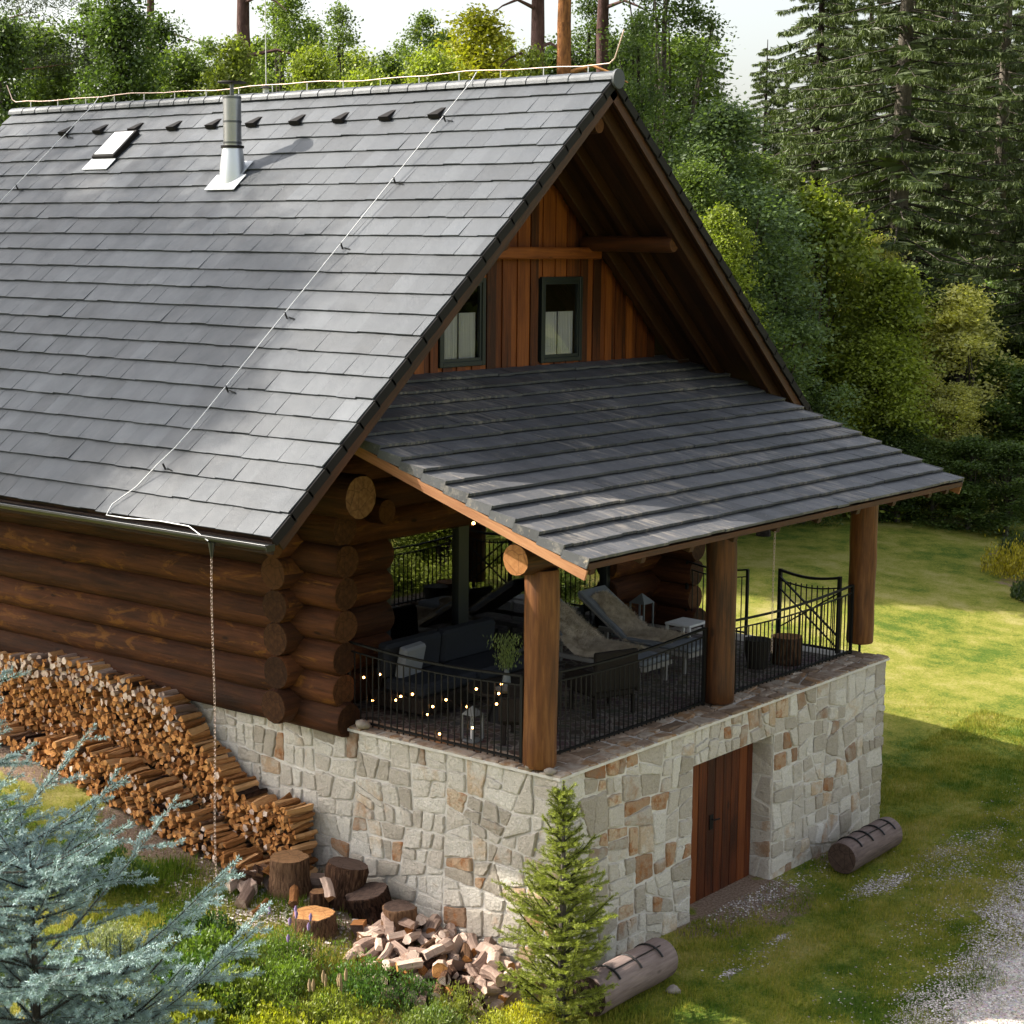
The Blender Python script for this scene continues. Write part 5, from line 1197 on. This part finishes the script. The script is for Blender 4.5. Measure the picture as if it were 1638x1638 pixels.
# needled twigs for the near conifers
def twigs(segs, per_m, nl, nw, rad_=0, spread=1.0):
    """segs: list of (p, q); returns leaf arrays of needles around each twig"""
    A, D, T = [], [], []
    for (p, q, tt) in segs:
        p = np.array(p); q = np.array(q); d = q-p; L = np.linalg.norm(d); n = max(3, int(L*per_m)); t = RNG.random(n); d = d/(L+1e-9)
        r = RNG.normal(0, 1, (n, 3)); r -= (r@d)[:, None]*d; r /= np.linalg.norm(r, axis=1)[:, None]+1e-9
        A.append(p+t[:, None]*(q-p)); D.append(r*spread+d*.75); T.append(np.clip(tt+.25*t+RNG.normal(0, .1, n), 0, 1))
    return np.concatenate(A), np.concatenate(D), np.concatenate(T)
def conifer(name, label, x, y, H, R, tint, per_m, nl, lift, whorl, nb, sub, z=None, topbare=.0, leaders=1, minz=0.02, shape=1.0, dens=1.0, curve=0.0, whorl2=0):
    z0 = gh(x, y) if z is None else z; t = thing(name, label, 'tree', (x, y, z0)); tm = MB(); segs = []
    tm.tube([(x, y, z0-.1), (x+.02, y, z0+H*.5), (x, y, z0+H)], [.02+H*.014, .012+H*.008, .008], 'bark', 8)
    zz = H*minz; O = np.array([x, y, z0])
    while zz < H*.97:
        f = zz/H; Rr = R*(1-f)**shape*random.uniform(.8, 1.12)+.05; n = nb
        a0 = random.random()*6.3
        for i in range(n):
            a = a0+6.283*i/n+random.gauss(0, .2); rr = Rr*random.uniform(.6, 1.2)*(1 if not whorl2 == 9 else random.uniform(.6, 1.35)); ca, sa = math.cos(a), math.sin(a); lf = lift*(1 if whorl2 != 9 else random.uniform(.1, 2.2)); cu = curve if whorl2 != 9 else random.uniform(-.35, .2)
            def bp(s): return O+np.array([ca*rr*s, sa*rr*s, zz+lf*rr*s-cu*rr*s*s])
            pp = [bp(s) for s in (0, .33, .66, 1)]; tm.tube(pp, [.012+.006*H*(1-f)*.3, .01, .006, .003], 'bark', 4)
            for u in range(3): segs.append((pp[u], pp[u+1], .25+.2*u))  # darker tone near the trunk paints in the shaded crown interior
            m_ = max(2, int(rr*sub))
            for k_ in range(m_):
                s = .18+.8*(k_+random.random()*.6)/m_; s = min(s, .98); p = bp(s); sd_ = 1 if k_ % 2 else -1; L = (rr*.42*(1.12-s)+.06)*random.uniform(.7, 1.25)
                q = p+np.array([(-sa*sd_*.8+ca*.75)*L, (ca*sd_*.8+sa*.75)*L, random.uniform(-.1, .3)*L+lift*L*.5]); segs.append((p, q, .45)); tm.tube([p, q], [.004, .002], 'bark', 3)
                if L > .22:
                    for e in range(int(L*9)):
                        s2 = random.uniform(.25, .95); p2 = p+(q-p)*s2; sd2 = random.choice((-1, 1)); L2 = L*.38*(1.1-s2)+.03; dv = (q-p)/L; pr = np.array([-dv[1]*sd2, dv[0]*sd2, random.uniform(-.1, .35)]); q2 = p2+(pr*.7+dv*.7)*L2; segs.append((p2, q2, .6))
        zz += whorl*random.uniform(.7, 1.25)*(.6+.7*(1-f))
    segs.append((O+[0, 0, H*.86], O+[0, 0, H], .7))
    for i in range(5):
        a = i*1.257; p = O+np.array([0, 0, H*.93]); segs.append((p, p+np.array([math.cos(a)*.12, math.sin(a)*.12, .1])*H*.3, .7))
    A, D, T = twigs(segs, per_m, nl, 0); tm.build('trunk', t)
    leafcloud('crown', A-np.array([x, y, z0]), RNG.uniform(.75, 1.2, len(A))*nl, M['needle_blue' if 'blue' in name else 'needle'], tint, .16, 0, t, Vector((x, y, z0)), dirs=D, tone=T); return t
random.seed(5)
conifer('spruce_sapling', 'small bright green spruce growing at the corner of the stone base', -.62, -.52, 2.78, .7, (.2, .25, .05, 1), 700, .03, .5, .14, 9, 15, shape=1.0, whorl2=9)
BS = (.225, .305, .29, 1)
conifer('blue_spruce', 'silvery blue spruce filling the lower left foreground', -6.25, 1.3, 2.95, 1.7, BS, 520, .04, .3, .24, 7, 6, z=-2.45, shape=.3, whorl2=9)
conifer('blue_spruce', 'smaller blue spruce at the right side of the foreground one', -5.65, .8, 1.9, .95, BS, 480, .037, .4, .24, 7, 6, z=-2.5, shape=.35, whorl2=9)
conifer('blue_spruce', 'tall blue spruce beyond the left edge with only branch tips in view', -6.5, 2.35, 5.0, 1.95, BS, 460, .04, .3, .3, 7, 5, z=-2.2, shape=.75, whorl2=9)

# garden plants at the bottom left
def clump(x, y, r, h, n, leaf, tint, name, label, asp=.45, up=1.0, cat='plant', group=None, tips=None):
    z0 = gh(x, y); t = thing(name, label, cat, (x, y, z0), group); nc = max(5, int(n/70)); cs = [(random.gauss(0, r*.5), random.gauss(0, r*.5)) for _ in range(nc)]; P = []; T = []
    sm = MB()
    for (cx, cy) in cs:
        hh = h*max(.35, 1-.5*math.hypot(cx, cy)/r)*random.uniform(.75, 1.2); sm.tube([(x+cx*.5, y+cy*.5, z0-.03), (x+cx, y+cy, z0+hh*.9)], [.006, .003], M_STEM, 4); k = int(n/nc)
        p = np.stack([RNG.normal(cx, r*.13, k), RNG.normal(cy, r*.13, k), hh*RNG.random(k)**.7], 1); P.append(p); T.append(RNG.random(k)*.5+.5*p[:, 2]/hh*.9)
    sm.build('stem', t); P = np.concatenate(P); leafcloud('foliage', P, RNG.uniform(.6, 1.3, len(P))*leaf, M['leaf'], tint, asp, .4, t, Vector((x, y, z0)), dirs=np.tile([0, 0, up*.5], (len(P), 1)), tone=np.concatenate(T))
    if tips:
        for _ in range(tips[1]):
            fm = MB(); a = random.random()*6.3; q = r*.8*math.sqrt(random.random()); hx, hy = x+q*math.cos(a), y+q*math.sin(a); hz = z0+h*random.uniform(.9, 1.35); fm.tube([(hx, hy, z0), (hx+.02, hy, hz)], [.005, .004], M_STEM, 4); fm.tube([(hx+.02, hy, hz-.02), (hx+.022, hy, hz+tips[2]*.5), (hx+.025, hy, hz+tips[2])], [.012, .022, .006], tips[0], 6); fm.build('flower_spike', t)
    return t
M_STEM = 'stem_green'; simple('stem_green', (.08, .11, .03, 1), .8); simple('lavender', (.22, .15, .28, 1), .8); simple('dry_spike', lin('#8f7a5c'), .9)
LG = (.05, .11, .02, 1); YG = (.4, .42, .03, 1); MG = (.1, .17, .03, 1); DG = (.035, .08, .02, 1)
for a in [(-4.05, 1.9, .42, .45, 3800, .06, (.24, .28, .03, 1), 'golden leafy plant at the bottom edge beside the blue spruce'),
          (-3.35, 1.25, .38, .4, 3400, .05, (.27, .3, .03, 1), 'yellow flowering clump at the bottom edge left of the centre'),
          (-3.55, 2.3, .5, .55, 4200, .06, LG, 'deep green leafy perennial behind the golden plants'),
          (-3.0, 2.6, .45, .5, 4200, .05, MG, 'mid green bushy perennial right of the blue spruce'),
          (-2.55, 3.3, .45, .4, 3600, .05, DG, 'dark green low plant below the rain chain'),
          (-2.2, 2.2, .4, .45, 3200, .045, MG, 'loose green perennial with purple flower spikes'),
          (-1.9, 1.3, .42, .5, 3400, .045, (.07, .15, .03, 1), 'fresh green tufted plant in front of the low stump'),
          (-2.6, 1.1, .4, .42, 3000, .045, (.2, .25, .04, 1), 'yellowish weedy clump with dry brown spikes'),
          (-1.35, .35, .35, .4, 2600, .045, (.17, .2, .05, 1), 'straw-tinged weeds in front of the loose log heap'),
          (-.95, -.35, .32, .34, 2400, .04, (.38, .38, .03, 1), 'small yellow-flowered plant left of the spruce sapling'),
          (-2.1, .2, .4, .45, 2800, .04, (.14, .19, .05, 1), 'tall grassy clump at the bottom edge below the stumps'),
          (-1.55, .9, .36, .4, 2600, .04, (.06, .13, .03, 1), 'bluish green leafy plant left of the loose log heap'),
          (-1.5, -.35, .34, .4, 2400, .04, (.3, .33, .05, 1), 'yellow-green weeds at the bottom edge before the sapling'),
          (-3.3, 1.9, .4, .55, 3400, .05, (.16, .22, .04, 1), 'lime green bush between the blue spruce and the lavender'),
          (-2.6, 1.75, .4, .5, 3200, .045, (.12, .2, .03, 1), 'bushy green plant behind the lime clump'),
          (-2.6, 5.3, .55, .75, 4200, .05, DG, 'dark green shrub in front of the woodpile beside the blue spruce'),
          (-2.9, 6.9, .6, .7, 4200, .05, MG, 'leafy green shrub before the left end of the woodpile'),
          (-1.9, .3, .4, .4, 2600, .045, (.1, .16, .04, 1), 'grassy green clump at the bottom edge'),
          (-2.9, .6, .35, .4, 2600, .05, (.25, .29, .04, 1), 'bright yellow-green clump at the very bottom'),
          (-4.7, 2.9, .5, .6, 3600, .06, MG, 'green shrubby plant under the blue spruce'),
          (-3.6, 3.6, .5, .5, 3600, .045, (.2, .24, .19, 1), 'greyish fluffy smoke-like shrub between spruce and woodpile')]:
    tips = ('lavender', 7, .07) if 'purple' in a[7] else (('dry_spike', 8, .12) if 'spikes' in a[7] else None)
    clump(*a[:7], 'garden_plant', a[7], tips=tips, asp=.45 if a[5] > .045 else .3)

def chips():
    pts = []
    for _ in range(1100):
        x, y = random.gauss(-1.35, .4), random.gauss(3.5, .75)
        if x > -.1: continue
        pts.append((x, y, gh(x, y)+.015))
    P = np.array(pts); n = len(P); bv = [(-1, -.3, 0), (1, -.35, .05), (.9, .3, .25), (-.8, .35, .1)]
    o = scatter_mesh('wood_chips', bv, [(0, 1, 2, 3)], P, RNG.uniform(.012, .04, n)[:, None]*np.ones(3), RNG.uniform(0, 6.3, n), RNG.uniform(-.6, .6, n), M['gravel_stone'], RNG.uniform(.3, 1, n)); tag(o, 'pale wood chips strewn on the ground round the chopping stumps', 'wood chips', kind='stuff')
chips()
ORD = ['leftmost', 'second', 'third', 'fourth', 'fifth', 'sixth', 'seventh', 'eighth', 'ninth', 'tenth', 'eleventh', 'twelfth', 'thirteenth']
groups = {}
for o in SC.objects:
    if o.parent is None and o.get('label') and o.get('category') in ('tree', 'shrub'): groups.setdefault(o['label'], []).append(o)
for lb, os_ in groups.items():
    if len(os_) < 2 or 'mirrored' in lb: continue
    os_.sort(key=lambda o: -math.atan2(o.location.y-CAM[1], o.location.x-CAM[0]))
    for i, o in enumerate(os_): o['label'] = lb.replace('growing ', '').replace('standing ', '')+', '+(ORD[i] if i == 0 else ORD[i]+' from left')
